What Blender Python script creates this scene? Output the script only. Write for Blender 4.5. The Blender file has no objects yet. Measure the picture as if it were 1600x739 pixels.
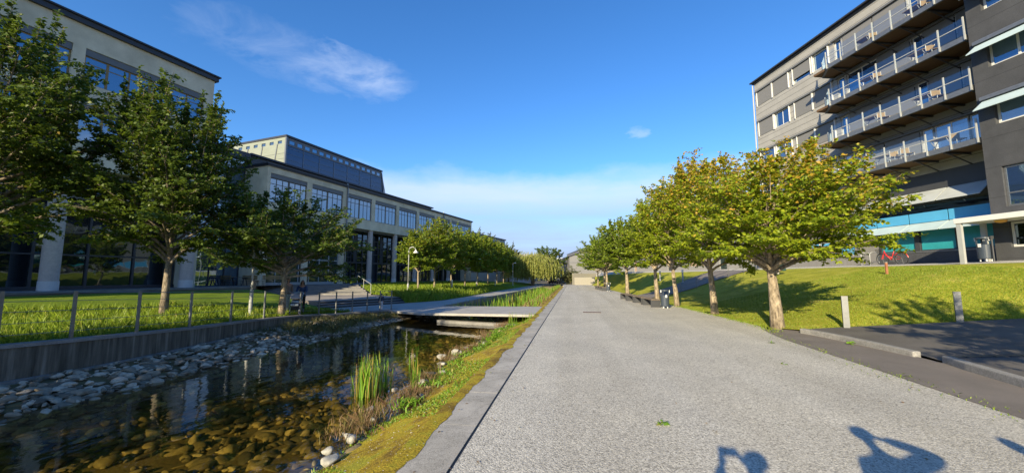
import bpy, math, random
import numpy as np
from mathutils import Vector, Matrix
R=math.radians
random.seed(7); rng=np.random.default_rng(7)
scn=bpy.context.scene; COL=scn.collection
# ------------------------------------------------------------------ mesh builder
class MB:
    def __init__(s): s.v=[]; s.f=[]; s.m=[]; s.mi=0
    def add(s,vs,fs):
        o=len(s.v); s.v+=[tuple(p) for p in vs]; s.f+=[tuple(o+i for i in f) for f in fs]; s.m+=[s.mi]*len(fs)
    def box(s,x0,x1,y0,y1,z0,z1):
        s.add([(x0,y0,z0),(x1,y0,z0),(x1,y1,z0),(x0,y1,z0),(x0,y0,z1),(x1,y0,z1),(x1,y1,z1),(x0,y1,z1)],
              [(0,3,2,1),(4,5,6,7),(0,1,5,4),(1,2,6,5),(2,3,7,6),(3,0,4,7)]); return s
    def prism(s,pts,z0,z1):
        n=len(pts); a=sum(pts[i][0]*pts[(i+1)%n][1]-pts[(i+1)%n][0]*pts[i][1] for i in range(n))
        if a<0: pts=pts[::-1]
        g=lambda z,p:(p[0],p[1],(z if not hasattr(z,'__len__') else z[0]))
        vs=[g(z0,p) for p in pts]+[g(z1,p) for p in pts]
        s.add(vs,[tuple(range(n))[::-1],tuple(range(n,2*n))]+[(i,(i+1)%n,n+(i+1)%n,n+i) for i in range(n)]); return s
    def slab(s,prof,x0,x1):   # profile in (y,z) extruded along x
        n=len(prof); vs=[(x0,p[0],p[1]) for p in prof]+[(x1,p[0],p[1]) for p in prof]
        s.add(vs,[tuple(range(n)),tuple(range(2*n-1,n-1,-1))]+[(i,n+i,n+(i+1)%n,(i+1)%n) for i in range(n)]); return s
    def bar(s,a,b,w,h=None):
        h=h or w; a=Vector(a); b=Vector(b); d=(b-a).normalized(); u=d.cross(Vector((0,0,1)))
        if u.length<1e-3: u=Vector((1,0,0))
        u.normalize(); t=u.cross(d).normalized()
        vs=[]
        for p in (a,b):
            for i,j in ((-1,-1),(1,-1),(1,1),(-1,1)): vs.append(p+u*(i*w/2)+t*(j*h/2))
        s.add(vs,[(0,3,2,1),(4,5,6,7),(0,1,5,4),(1,2,6,5),(2,3,7,6),(3,0,4,7)]); return s
    def tube(s,pts,rad,n=8,cap=True):
        pts=[Vector(p) for p in pts]; m=len(pts)
        if not hasattr(rad,'__len__'): rad=[rad]*m
        rings=[]; pu=None
        for i,p in enumerate(pts):
            d=(pts[min(i+1,m-1)]-pts[max(i-1,0)]); d.normalize()
            if pu is None:
                pu=d.cross(Vector((0,0,1)));
                if pu.length<.05: pu=Vector((1,0,0))
            u=pu-d*pu.dot(d)
            if u.length<1e-4: u=d.orthogonal()
            u.normalize(); w=d.cross(u); pu=u
            rings.append([p+(u*math.cos(2*math.pi*k/n)+w*math.sin(2*math.pi*k/n))*rad[i] for k in range(n)])
        vs=[q for r in rings for q in r]
        fs=[(i*n+k,i*n+(k+1)%n,(i+1)*n+(k+1)%n,(i+1)*n+k) for i in range(m-1) for k in range(n)]
        if cap: fs+=[tuple(range(n))[::-1],tuple((m-1)*n+k for k in range(n))]
        s.add(vs,fs); return s
    def lathe(s,prof,c=(0,0,0),n=20):
        vs=[];m=len(prof)
        for r,z in prof:
            for k in range(n): a=2*math.pi*k/n; vs.append((c[0]+r*math.cos(a),c[1]+r*math.sin(a),c[2]+z))
        fs=[(i*n+k,i*n+(k+1)%n,(i+1)*n+(k+1)%n,(i+1)*n+k) for i in range(m-1) for k in range(n)]
        fs+=[tuple(range(n))[::-1],tuple((m-1)*n+k for k in range(n))]
        s.add(vs,fs); return s
    def ring(s,c,Rr,r,axis='x',n=28,k=8,a0=0,a1=2*math.pi):
        pts=[]
        full=abs(a1-a0-2*math.pi)<1e-4
        for i in range(n+1):
            a=a0+(a1-a0)*i/n; ca,sa=Rr*math.cos(a),Rr*math.sin(a)
            pts.append({'x':(c[0],c[1]+ca,c[2]+sa),'y':(c[0]+ca,c[1],c[2]+sa),'z':(c[0]+ca,c[1]+sa,c[2])}[axis])
        s.tube(pts,r,k,cap=not full); return s
    def build(s,name,mats,parent=None,smooth=False,loc=None,bevel=0):
        me=bpy.data.meshes.new(name); me.from_pydata(s.v,[],s.f)
        if not isinstance(mats,(list,tuple)): mats=[mats]
        for m in mats: me.materials.append(m)
        if len(mats)>1: me.polygons.foreach_set('material_index',s.m)
        if smooth: me.polygons.foreach_set('use_smooth',[True]*len(s.f))
        me.update()
        o=bpy.data.objects.new(name,me); COL.objects.link(o)
        if parent: o.parent=parent
        if loc: o.location=loc
        if bevel:
            b=o.modifiers.new('bevel','BEVEL'); b.width=bevel; b.segments=2; b.limit_method='ANGLE'
        return o
def npmesh(name,V,F,mats,parent=None,smooth=False,attr=None):
    me=bpy.data.meshes.new(name); V=np.asarray(V,dtype=np.float32); F=np.asarray(F,dtype=np.int32); k=F.shape[1]
    me.vertices.add(len(V)); me.vertices.foreach_set('co',V.ravel())
    me.loops.add(F.size); me.loops.foreach_set('vertex_index',F.ravel())
    me.polygons.add(len(F)); me.polygons.foreach_set('loop_start',np.arange(0,F.size,k,dtype=np.int32))
    me.update(calc_edges=True)
    if smooth: me.polygons.foreach_set('use_smooth',[True]*len(F))
    if not isinstance(mats,(list,tuple)): mats=[mats]
    for m in mats: me.materials.append(m)
    if attr is not None:
        a=me.color_attributes.new('tint','FLOAT_COLOR','POINT'); a.data.foreach_set('color',np.asarray(attr,dtype=np.float32).ravel())
    me.validate(); me.update()
    o=bpy.data.objects.new(name,me); COL.objects.link(o)
    if parent: o.parent=parent
    return o
def tag(o,label=None,cat=None,group=None,kind=None):
    if label: o['label']=label
    if cat: o['category']=cat
    if group: o['group']=group
    if kind: o['kind']=kind
    return o
def empty(name,loc=(0,0,0),rz=0,label=None,cat=None,group=None):
    o=bpy.data.objects.new(name,None); COL.objects.link(o); o.location=loc; o.rotation_euler=(0,0,rz); o.empty_display_size=.2
    return tag(o,label,cat,group)
def copy_tree(o,loc=None,rz=None,label=None,parent=None,scale=None):
    c=o.copy(); COL.objects.link(c)
    if parent is not None: c.parent=parent
    for ch in [q for q in CH[o.name]] if o.name in CH else list(o.children):
        copy_tree(ch,parent=c)
    if loc: c.location=loc
    if rz is not None: c.rotation_euler=(0,0,rz)
    if scale: c.scale=scale
    if label: c['label']=label
    return c
CH={}
# ------------------------------------------------------------------ materials
def newmat(name):
    m=bpy.data.materials.new(name); m.use_nodes=True; nt=m.node_tree; nt.nodes.clear()
    out=nt.nodes.new('ShaderNodeOutputMaterial'); return m,nt,out
class N:
    def __init__(s,nt): s.nt=nt
    def __call__(s,t,ins=None,**kw):
        n=s.nt.nodes.new('ShaderNode'+t)
        for k,v in kw.items(): setattr(n,k,v)
        for k,v in (ins or {}).items():
            if isinstance(v,bpy.types.NodeSocket): s.nt.links.new(v,n.inputs[k])
            else: n.inputs[k].default_value=v
        return n
    def ramp(s,fac,stops,interp='LINEAR'):
        n=s.nt.nodes.new('ShaderNodeValToRGB'); n.color_ramp.interpolation=interp
        el=n.color_ramp.elements
        while len(el)<len(stops): el.new(.5)
        for e,(p,c) in zip(el,stops): e.position=p; e.color=tuple(c)+(1,) if len(c)==3 else c
        s.nt.links.new(fac,n.inputs[0]); return n.outputs[0]
    def mix(s,f,a,b,blend='MIX'):
        n=s.nt.nodes.new('ShaderNodeMix'); n.data_type='RGBA'; n.blend_type=blend
        for i,v in ((0,f),(6,a),(7,b)):
            if isinstance(v,bpy.types.NodeSocket): s.nt.links.new(v,n.inputs[i])
            else: n.inputs[i].default_value=v if i==0 else (tuple(v)+(1,) if len(v)==3 else v)
        return n.outputs[2]
    def math(s,op,a,b=0.):
        n=s.nt.nodes.new('ShaderNodeMath'); n.operation=op
        for i,v in ((0,a),(1,b)):
            if isinstance(v,bpy.types.NodeSocket): s.nt.links.new(v,n.inputs[i])
            else: n.inputs[i].default_value=v
        return n.outputs[0]
def c4(c): return tuple(c)+(1,)
def mat(name,c,rough=.7,var=.15,scale=3.,bump=.0,bscale=60.,metal=0.,c2=None,spec=.5,stretch=None,fine=0.):
    m,nt,out=newmat(name); n=N(nt)
    geo=n('TexCoord'); src=geo.outputs['Object']
    if stretch:
        mp=n('Mapping',{'Vector':src}); mp.inputs['Scale'].default_value=stretch; src=mp.outputs[0]
    no=n('TexNoise',{'Vector':src,'Scale':scale,'Detail':6.,'Roughness':.6})
    a=tuple(x*(1-var) for x in c); b=tuple(min(1,x*(1+var)) for x in (c2 or c))
    colr=n.ramp(no.outputs['Fac'],[(.3,a),(.7,b)])
    if fine:
        nf=n('TexNoise',{'Vector':geo.outputs['Object'],'Scale':bscale,'Detail':3.})
        colr=n.mix(fine,colr,n.ramp(nf.outputs['Fac'],[(.35,(.3,.3,.3)),(.65,(.75,.75,.75))]),'OVERLAY')
    p=n('BsdfPrincipled',{'Base Color':colr,'Roughness':rough,'Metallic':metal,'Specular IOR Level':spec})
    if bump:
        nb=n('TexNoise',{'Vector':src,'Scale':bscale,'Detail':4.})
        bp=n('Bump',{'Height':nb.outputs['Fac'],'Strength':bump,'Distance':.02}); nt.links.new(bp.outputs[0],p.inputs['Normal'])
    nt.links.new(p.outputs[0],out.inputs[0]); return m
def glass(name,tint=(.015,.02,.03),refl=1.75,rough=.02,wob=.01,through=0.):
    m,nt,out=newmat(name); n=N(nt)
    tc=n('TexCoord'); no=n('TexNoise',{'Vector':tc.outputs['Object'],'Scale':1.1,'Detail':1.})
    bp=n('Bump',{'Height':no.outputs['Fac'],'Strength':wob,'Distance':.5})
    fr=schlick(n,bp.outputs[0],((refl-1)/(refl+1))**2)
    gl=n('BsdfGlossy',{'Color':(.60,.80,1,1),'Roughness':rough,'Normal':bp.outputs[0]})
    if through>0:
        df=n('BsdfTransparent',{'Color':c4(tint)})
    else: df=n('BsdfDiffuse',{'Color':c4(tint)})
    mx=n('MixShader',{0:fr,1:df.outputs[0],2:gl.outputs[0]})
    nt.links.new(mx.outputs[0],out.inputs[0]); return m
def leafmat(name,base,alt,aut,trans=.35,sat=1.):
    m,nt,out=newmat(name); n=N(nt)
    at=n('Attribute',attribute_name='tint'); sp=n('SeparateColor',{0:at.outputs['Color']})
    c=n.mix(sp.outputs[0],base,alt); c=n.mix(sp.outputs[1],c,aut)
    d=n('BsdfPrincipled',{'Base Color':c,'Roughness':.5,'Specular IOR Level':.35})
    t=n('BsdfTranslucent',{'Color':n.mix(.35,c,(.30,.42,.03))})
    mx=n('MixShader',{0:trans,1:d.outputs[0],2:t.outputs[0]})
    nt.links.new(mx.outputs[0],out.inputs[0]); return m
def schlick(n,nrm_,f0):
    g=n('NewGeometry'); dt=n('VectorMath',{0:g.outputs['Incoming'],1:nrm_},operation='DOT_PRODUCT').outputs['Value']
    c=n.math('ABSOLUTE',dt); p=n.math('POWER',n.math('MAXIMUM',n.math('SUBTRACT',1.,c),0.),5.); return n.math('ADD',n.math('MULTIPLY',p,1-f0),f0)
M={}
# gravel: small light grey chips
def gravel():
    m,nt,out=newmat('gravel'); n=N(nt); tc=n('TexCoord'); v=tc.outputs['Object']
    vo=n('TexVoronoi',{'Vector':v,'Scale':68.,'Randomness':1.}); vo2=n('TexVoronoi',{'Vector':v,'Scale':120.})
    sp=n('SeparateColor',{0:vo.outputs['Color']})
    c=n.ramp(sp.outputs[0],[(0,(.21,.20,.17)),(.3,(.45,.43,.38)),(.55,(.58,.555,.49)),(.8,(.69,.66,.585)),(1,(.88,.85,.75))])
    sp2=n('SeparateColor',{0:vo2.outputs['Color']})
    c=n.mix(.35,c,n.ramp(sp2.outputs[1],[(0,(.12,.12,.12)),(1,(.62,.61,.58))]))
    big=n('TexNoise',{'Vector':v,'Scale':.55,'Detail':5.,'Roughness':.6})
    c=n.mix(1.,c,n.ramp(big.outputs['Fac'],[(.3,(.86,.855,.84)),(.62,(1.03,1.02,.985))]),'MULTIPLY')
    mp=n('Mapping',{'Vector':v}); mp.inputs['Scale'].default_value=(1.1,.05,1.); tr_=n('TexNoise',{'Vector':mp.outputs[0],'Scale':1.,'Detail':4.,'Roughness':.5})
    c=n.mix(1.,c,n.ramp(tr_.outputs['Fac'],[(.36,(.88,.87,.85)),(.6,(1,1,1))]),'MULTIPLY')
    # thin dusting of moss/weeds in patches
    w=n('TexNoise',{'Vector':v,'Scale':2.2,'Detail':8.,'Roughness':.75})
    c=n.mix(n.ramp(w.outputs['Fac'],[(.66,(0,0,0)),(.76,(.45,.45,.45))]),c,(.17,.18,.08))
    h=n.math('MULTIPLY',vo.outputs['Distance'],-1.)
    bp=n('Bump',{'Height':h,'Strength':.45,'Distance':.009})
    p=n('BsdfPrincipled',{'Base Color':c,'Roughness':.85,'Normal':bp.outputs[0],'Specular IOR Level':.3})
    nt.links.new(p.outputs[0],out.inputs[0]); return m
M['gravel']=gravel()
def lawnmat(name,a,b,cc,scale=6.):
    m,nt,out=newmat(name); n=N(nt); tc=n('TexCoord'); v=tc.outputs['Object']
    n1=n('TexNoise',{'Vector':v,'Scale':.9,'Detail':10.,'Roughness':.75}); n2=n('TexNoise',{'Vector':v,'Scale':22.,'Detail':5.,'Roughness':.7})
    c=n.ramp(n1.outputs['Fac'],[(.3,a),(.52,b),(.72,cc)])
    c=n.mix(.75,c,n.ramp(n2.outputs['Fac'],[(.3,(.2,.2,.2)),(.7,(.8,.8,.8))]),'OVERLAY')
    bp=n('Bump',{'Height':n2.outputs['Fac'],'Strength':.9,'Distance':.05})
    p=n('BsdfPrincipled',{'Base Color':c,'Roughness':.9,'Normal':bp.outputs[0],'Specular IOR Level':.1})
    nt.links.new(p.outputs[0],out.inputs[0]); return m
M['lawn']=lawnmat('mown_grass',(.18,.205,.022),(.33,.34,.038),(.50,.42,.11))
M['lawn2']=lawnmat('rough_grass',(.09,.14,.015),(.16,.24,.024),(.26,.30,.04))
def mossmat():
    m,nt,out=newmat('moss'); n=N(nt); tc=n('TexCoord'); v=tc.outputs['Object']
    n1=n('TexNoise',{'Vector':v,'Scale':1.6,'Detail':9.,'Roughness':.7}); n2=n('TexNoise',{'Vector':v,'Scale':38.,'Detail':5.,'Roughness':.7})
    c=n.ramp(n1.outputs['Fac'],[(.3,(.09,.065,.025)),(.42,(.22,.15,.028)),(.52,(.40,.30,.03)),(.62,(.34,.33,.035)),(.76,(.20,.15,.05))])
    c=n.mix(.8,c,n.ramp(n2.outputs['Fac'],[(.3,(.18,.18,.18)),(.7,(.85,.85,.85))]),'OVERLAY')
    vo=n('TexVoronoi',{'Vector':v,'Scale':23.}); sp=n('SeparateColor',{0:vo.outputs['Color']})
    pet=n.math('MULTIPLY',n.math('LESS_THAN',vo.outputs['Distance'],.16),n.math('GREATER_THAN',sp.outputs[0],.72))
    c=n.mix(pet,c,(.62,.60,.52))
    bp=n('Bump',{'Height':n2.outputs['Fac'],'Strength':1.,'Distance':.04})
    p=n('BsdfPrincipled',{'Base Color':c,'Roughness':.9,'Normal':bp.outputs[0],'Specular IOR Level':.15})
    nt.links.new(p.outputs[0],out.inputs[0]); return m
M['moss']=mossmat()
def pavemat():
    m,nt,out=newmat('edge_paving'); n=N(nt); tc=n('TexCoord'); v=tc.outputs['Object']
    n1=n('TexNoise',{'Vector':v,'Scale':1.3,'Detail':8.,'Roughness':.7}); n2=n('TexNoise',{'Vector':v,'Scale':70.,'Detail':3.})
    c=n.ramp(n1.outputs['Fac'],[(.3,(.29,.275,.24)),(.6,(.42,.40,.36)),(.75,(.49,.47,.42))])
    c=n.mix(.5,c,n.ramp(n2.outputs['Fac'],[(.3,(.25,.25,.25)),(.7,(.75,.75,.75))]),'OVERLAY')
    n3=n('TexNoise',{'Vector':v,'Scale':.8,'Detail':12.,'Roughness':.8,'Distortion':.6})
    crack=n.math('LESS_THAN',n.math('ABSOLUTE',n.math('SUBTRACT',n3.outputs['Fac'],.5)),.0035)
    c=n.mix(crack,c,(.13,.125,.11))
    bp=n('Bump',{'Height':n2.outputs['Fac'],'Strength':.3,'Distance':.01})
    p=n('BsdfPrincipled',{'Base Color':c,'Roughness':.8,'Normal':bp.outputs[0],'Specular IOR Level':.3})
    nt.links.new(p.outputs[0],out.inputs[0]); return m
M['pave']=pavemat()
def stonemat(name,stops,sc=9.):
    m,nt,out=newmat(name); n=N(nt); tc=n('TexCoord'); geo=n('NewGeometry')
    n1=n('TexNoise',{'Vector':tc.outputs['Object'],'Scale':sc,'Detail':8.,'Roughness':.7})
    c=n.ramp(geo.outputs['Random Per Island'],stops)
    c=n.mix(.7,c,n.ramp(n1.outputs['Fac'],[(.3,(.22,.22,.22)),(.7,(.78,.78,.78))]),'OVERLAY')
    bp=n('Bump',{'Height':n1.outputs['Fac'],'Strength':.5,'Distance':.03})
    p=n('BsdfPrincipled',{'Base Color':c,'Roughness':.75,'Normal':bp.outputs[0]})
    nt.links.new(p.outputs[0],out.inputs[0]); return m
M['stone']=stonemat('bank_stone',[(0,(.11,.092,.065)),(.5,(.24,.205,.15)),(1,(.46,.40,.31))])
M['bedstone']=stonemat('bed_stone',[(0,(.05,.045,.03)),(.5,(.14,.115,.06)),(.85,(.25,.20,.10)),(1,(.42,.35,.20))])
M['rock']=stonemat('pale_rock',[(0,(.20,.195,.175)),(1,(.36,.35,.31))],14.)
M['bed']=mat('canal_bed_mud',(.12,.09,.035),.9,.4,2.,.6,20.)
M['soil']=mat('soil',(.12,.10,.06),.95,.3,.5)
def watermat():
    m,nt,out=newmat('canal_water'); n=N(nt); tc=n('TexCoord'); v=tc.outputs['Object']
    mp=n('Mapping',{'Vector':v}); mp.inputs['Scale'].default_value=(1.,.55,1.)
    n1=n('TexNoise',{'Vector':mp.outputs[0],'Scale':3.2,'Detail':3.,'Roughness':.5})
    bp=n('Bump',{'Height':n1.outputs['Fac'],'Strength':.10,'Distance':.06})
    fr=schlick(n,bp.outputs[0],.03)
    tr=n('BsdfTransparent',{'Color':(.66,.60,.34,1)}); gl=n('BsdfGlossy',{'Color':(.95,.97,1,1),'Roughness':.015,'Normal':bp.outputs[0]})
    mx=n('MixShader',{0:fr,1:tr.outputs[0],2:gl.outputs[0]})
    nt.links.new(mx.outputs[0],out.inputs[0]); return m
M['water']=watermat()
def wallmat():
    m,nt,out=newmat('stained_concrete'); n=N(nt); tc=n('TexCoord'); v=tc.outputs['Object']
    mp=n('Mapping',{'Vector':v}); mp.inputs['Scale'].default_value=(5.,5.,.35)
    n1=n('TexNoise',{'Vector':mp.outputs[0],'Scale':1.6,'Detail':6.,'Roughness':.65}); n2=n('TexNoise',{'Vector':v,'Scale':18.,'Detail':5.})
    c=n.ramp(n1.outputs['Fac'],[(.32,(.055,.050,.040)),(.5,(.12,.11,.088)),(.7,(.25,.23,.19))])
    bp=n('Bump',{'Height':n2.outputs['Fac'],'Strength':.4,'Distance':.02})
    p=n('BsdfPrincipled',{'Base Color':c,'Roughness':.9,'Normal':bp.outputs[0],'Specular IOR Level':.2})
    nt.links.new(p.outputs[0],out.inputs[0]); return m
M['wallc']=wallmat()
def panelmat(name,c,sw,sh,var=.12,grv=.012,offset=0.,groove=.35,bump=.3,bs=30.):
    # horizontal courses along z (object), optional vertical joints along x
    m,nt,out=newmat(name); n=N(nt); tc=n('TexCoord'); v=tc.outputs['Object']; sx=n('SeparateXYZ',{0:v})
    n1=n('TexNoise',{'Vector':v,'Scale':.9,'Detail':8.,'Roughness':.7}); n2=n('TexNoise',{'Vector':v,'Scale':bs,'Detail':5.})
    col=n.ramp(n1.outputs['Fac'],[(.3,tuple(x*(1-var) for x in c)),(.7,tuple(x*(1+var) for x in c))])
    col=n.mix(.35,col,n.ramp(n2.outputs['Fac'],[(.3,(.3,.3,.3)),(.7,(.7,.7,.7))]),'OVERLAY')
    g=n.math('LESS_THAN',n.math('FRACT',n.math('DIVIDE',n.math('ADD',sx.outputs[2],offset),sh)),grv/sh)
    if sw: g=n.math('MAXIMUM',g,n.math('LESS_THAN',n.math('FRACT',n.math('DIVIDE',sx.outputs[0],sw)),grv/sw))
    col=n.mix(g,col,tuple(x*groove for x in c))
    bp=n('Bump',{'Height':n.math('SUBTRACT',n.math('MULTIPLY',n2.outputs['Fac'],.15),g),'Strength':bump,'Distance':.02})
    p=n('BsdfPrincipled',{'Base Color':col,'Roughness':.75,'Normal':bp.outputs[0],'Specular IOR Level':.3})
    nt.links.new(p.outputs[0],out.inputs[0]); return m
M['render']=mat('buff_render',(.58,.51,.365),.9,.16,.7,.25,45.,fine=.3,c2=(.63,.56,.41))
M['lightclad']=panelmat('pale_cladding',(.34,.335,.32),0,.48,.11,.03,0.1,.25)
M['darkstone']=panelmat('dark_stone',(.062,.065,.073),0,1.42,.22,.02,.3,.6,.5,26.)
M['dkgrey']=mat('dark_grey_metal',(.045,.048,.055),.5,.1)
M['coping']=mat('roof_coping',(.03,.032,.04),.45,.1)
M['box']=mat('blind_box_grey',(.13,.135,.14),.5,.06)
M['timber']=mat('oak_frame',(.24,.16,.06),.6,.15,4.)
M['whitef']=mat('white_frame',(.66,.66,.65),.5,.05)
M['galv']=mat('galvanised_steel',(.20,.21,.22),.42,.12,8.,metal=.6)
M['polegrey']=mat('light_grey_paint',(.36,.375,.38),.4,.06)
M['colm']=mat('column_concrete',(.48,.42,.38),.85,.10,6.,.3,50.,fine=.35)
M['colbase']=mat('pale_column_collar',(.58,.58,.57),.6,.08)
M['conc']=mat('concrete',(.33,.32,.30),.85,.15,1.2,.3,50.,fine=.3)
M['concd']=mat('weathered_concrete',(.20,.195,.185),.85,.25,1.5,.4,40.,fine=.3)
M['asph']=mat('asphalt',(.11,.103,.097),.85,.22,.9,.5,120.,fine=.5)
M['asph2']=mat('worn_asphalt',(.17,.15,.135),.88,.2,.8,.5,120.,fine=.5)
M['granite']=mat('granite_kerb',(.26,.255,.245),.8,.2,14.,.6,60.,fine=.5)
M['step']=mat('step_stone',(.17,.165,.16),.8,.15,2.,.2,40.)
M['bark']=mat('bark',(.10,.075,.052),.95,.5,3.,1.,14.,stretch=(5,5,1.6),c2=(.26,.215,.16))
M['bark2']=mat('sunlit_bark',(.12,.09,.06),.95,.45,3.,1.,14.,stretch=(5,5,1.6),c2=(.34,.28,.20))  # copy of bark with the sunlight put into its paler colour
M['mull']=mat('grey_brown_mullion',(.10,.085,.06),.5,.1)
M['glassA']=glass('window_glass',(.02,.04,.085),3.6)
M['glassB']=glass('dark_lobby_glass',(.008,.010,.012),2.1)
M['glassC']=glass('louvre_glass',(.045,.08,.16),1.7,.12)
M['glassG']=glass('green_tint_glass',(.03,.045,.042),1.8)
M['railglass']=glass('balcony_glass',(.95,.98,.99),1.75,through=1.)
M['blindgrey']=mat('grey_blind_fabric',(.185,.185,.185),.7,.08,2.,stretch=(1,1,14))
M['awnpale']=mat('pale_awning_cloth',(.42,.53,.55),.7,.08,1.5)
M['awnpale2']=mat('grey_awning_cloth',(.40,.43,.44),.7,.12,1.5)
M['awnblue']=mat('blue_awning_cloth',(.07,.34,.62),.7,.06,1.5)
M['teal']=mat('teal_window_blind',(.03,.29,.34),.35,.12,1.)
M['curt']=mat('white_curtain',(.55,.57,.6),.8,.1,6.,stretch=(12,1,1))
M['soffit']=mat('timber_soffit',(.13,.075,.035),.7,.3,3.,stretch=(1,10,1))
M['black']=mat('black_rubber',(.015,.015,.016),.6,.1)
M['wood']=mat('weathered_wood',(.19,.15,.11),.75,.25,3.,.3,30.,stretch=(1,12,12))
M['binblue']=mat('slate_blue_metal',(.045,.06,.085),.4,.1)
M['white']=mat('white_plastic',(.7,.7,.7),.4,.04)
M['red']=mat('red_paint',(.55,.025,.025),.35,.06)
M['rust']=mat('rusty_post',(.30,.12,.06),.8,.3)
M['leaf_l']=leafmat('leaf_green',(.055,.095,.014),(.11,.165,.02),(.24,.18,.04),.33)
M['leaf_m']=leafmat('leaf_midgreen',(.12,.19,.016),(.23,.30,.025),(.36,.30,.03),.40)
M['leaf_r']=leafmat('leaf_turning',(.17,.26,.014),(.36,.40,.022),(.58,.34,.05),.42)
M['leaf_w']=leafmat('leaf_willow',(.19,.23,.045),(.32,.34,.08),(.36,.31,.09),.3)
M['leaf_d']=leafmat('leaf_dull',(.07,.085,.03),(.12,.13,.05),(.16,.13,.05),.2)
M['reed']=leafmat('reed_blade',(.10,.24,.02),(.22,.38,.03),(.42,.33,.08),.35)
M['grass']=leafmat('grass_blade',(.13,.22,.016),(.27,.36,.03),(.42,.38,.08),.35)
M['dry']=leafmat('dry_plant',(.20,.11,.07),(.30,.20,.11),(.18,.20,.04),.25)
# ------------------------------------------------------------------ surfaces
CS,SN=math.cos(math.atan(95/600)),math.sin(math.atan(95/600))
def c2w(x,d): return (x*CS-d*SN, x*SN+d*CS)
def vnoise(x,y,s=1.,seed=0):
    v=0
    for k,(f,a) in enumerate(((1,1),(2.3,.5),(5.1,.25))):
        v+=a*math.sin(x*s*f*1.3+seed+k*2.1+math.sin(y*s*f*.9+k))*math.cos(y*s*f*1.1+seed*1.7-k+math.sin(x*s*f*.7))
    return v/1.75
def strip(name,pairs,nu,nv,m,prof=lambda v:v,rough=0.,kind='structure',zoff=0.):
    """sheet between two matched polylines; pairs=[((x,y,z),(x,y,z)),...]"""
    A=[np.array(p[0],float) for p in pairs]; B=[np.array(p[1],float) for p in pairs]
    L=[0]
    for i in range(1,len(A)): L.append(L[-1]+.5*(np.linalg.norm(A[i]-A[i-1])+np.linalg.norm(B[i]-B[i-1])))
    V=[];T=np.linspace(0,L[-1],nu)
    for t in T:
        a=np.array([np.interp(t,L,[q[k] for q in A]) for k in range(3)]); b=np.array([np.interp(t,L,[q[k] for q in B]) for k in range(3)])
        for j in range(nv):
            v=j/(nv-1); p=a+(b-a)*v; z=a[2]+(b[2]-a[2])*prof(v)
            z+=rough*vnoise(p[0],p[1],.8)*math.sin(math.pi*v)**.5 if rough else 0
            V.append((p[0],p[1],z+zoff))
    V=np.array(V); idx=np.arange(nu*nv).reshape(nu,nv)
    F=np.stack([idx[:-1,:-1],idx[1:,:-1],idx[1:,1:],idx[:-1,1:]],-1).reshape(-1,4)
    # make it face up
    a,b,c=V[F[0,0]],V[F[0,1]],V[F[0,2]]
    if np.cross(b-a,c-a)[2]<0: F=F[:,::-1]
    o=npmesh(name,V,F,m,smooth=True)
    if kind: o['kind']=kind
    return o,V
def zat(V,x,y):
    d=(V[:,0]-x)**2+(V[:,1]-y)**2; i=np.argsort(d)[:3]; w=1/(d[i]+1e-4); return float((V[i,2]*w).sum()/w.sum())
# base ground, dropping under the canal
xs=[-2500,-600,-150,-60,-30,-17.01,-17,-1.46,-1.45,10,30,60,150,600,2500]; ys=[-2500,-400,-60,-31,-30,0,35,70.9,71,120,200,500,1200,3000]
mb=MB()
def gz(x,y): return -1.9 if (-17<=x<=-1.46 and -30<=y<=70.9) else -.28
mb.add([(x,y,gz(x,y)) for y in ys for x in xs],[(j*len(xs)+i,j*len(xs)+i+1,(j+1)*len(xs)+i+1,(j+1)*len(xs)+i) for j in range(len(ys)-1) for i in range(len(xs)-1)])
mb.build('ground',M['soil'])['kind']='structure'
# gravel promenade
ge=[(5.2,-30),(5.6,0),(5.69,6.1),(5.81,7.9),(5.98,11.7),(6.25,13.3),(6.45,15.2),(6.2,20),(5.75,27),(5.2,37.4),(4.75,47),(4.1,57),(3.3,72)]
strip('gravel_path',[((-1.12,y,0),(x,y,0)) for x,y in ge],160,30,M['gravel'],rough=.012)
# edge paving slabs with a dark joint
mb=MB(); y=-30
while y<71:
    L=1.28; mb.box(-1.66+random.uniform(-.012,.012),-1.145,y,y+L-.006,-.5,.012+random.uniform(-.002,.002)); y+=L
o=mb.build('edge_paving',M['pave']); o['kind']='structure'
mb=MB(); mb.box(-1.146,-1.118,-30,71,-.3,-.0); mb.build('paving_joint',M['black'])['kind']='structure'
mb=MB(); mb.box(-1.9,4.0,70.9,96,-.3,.0); mb.build('far_path',M['conc'])['kind']='structure'
# mossy slope + canal bed
WX=[(-12.5,-14),(-11.9,-2),(-11.61,6.31),(-11.4,7.4),(-11.5,8.87),(-11.7,10.51),(-12.05,12.33),(-12.45,14.3),(-12.61,16.61),(-12.4,17.6),(-11.87,18.19),(-11.55,19.16),(-11.12,19.9),(-10.77,20.66),(-10.35,21.15),(-9.73,22.13)]
WZ=[.45,.40,.33,.30,.24,.16,.1,.02,-.08,-.14,-.16,-.18,-.19,-.2,-.2,-.2]
def wedge(y): return np.interp(y,[p[1] for p in WX]+[22.8,36,66,90],[p[0] for p in WX]+[-8.5,-8.0,-6.0,-5.5])
def edge_wob(y): return .22*math.sin(y*1.1)+.12*math.sin(y*2.7+1)+.35*math.exp(-((y-11)/2.6)**2)*-1
mp_=[]
for i in range(0,240):
    y=-12+i*.35
    mp_.append(((-1.64+.05*vnoise(0,y,2.),y,-.03),(-3.45+edge_wob(y)*.8,y,-.78)))
o,VM=strip('mossy_slope',mp_,620,22,M['moss'],prof=lambda v:v**.85,rough=.035)
V=[];ny_=700
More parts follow.
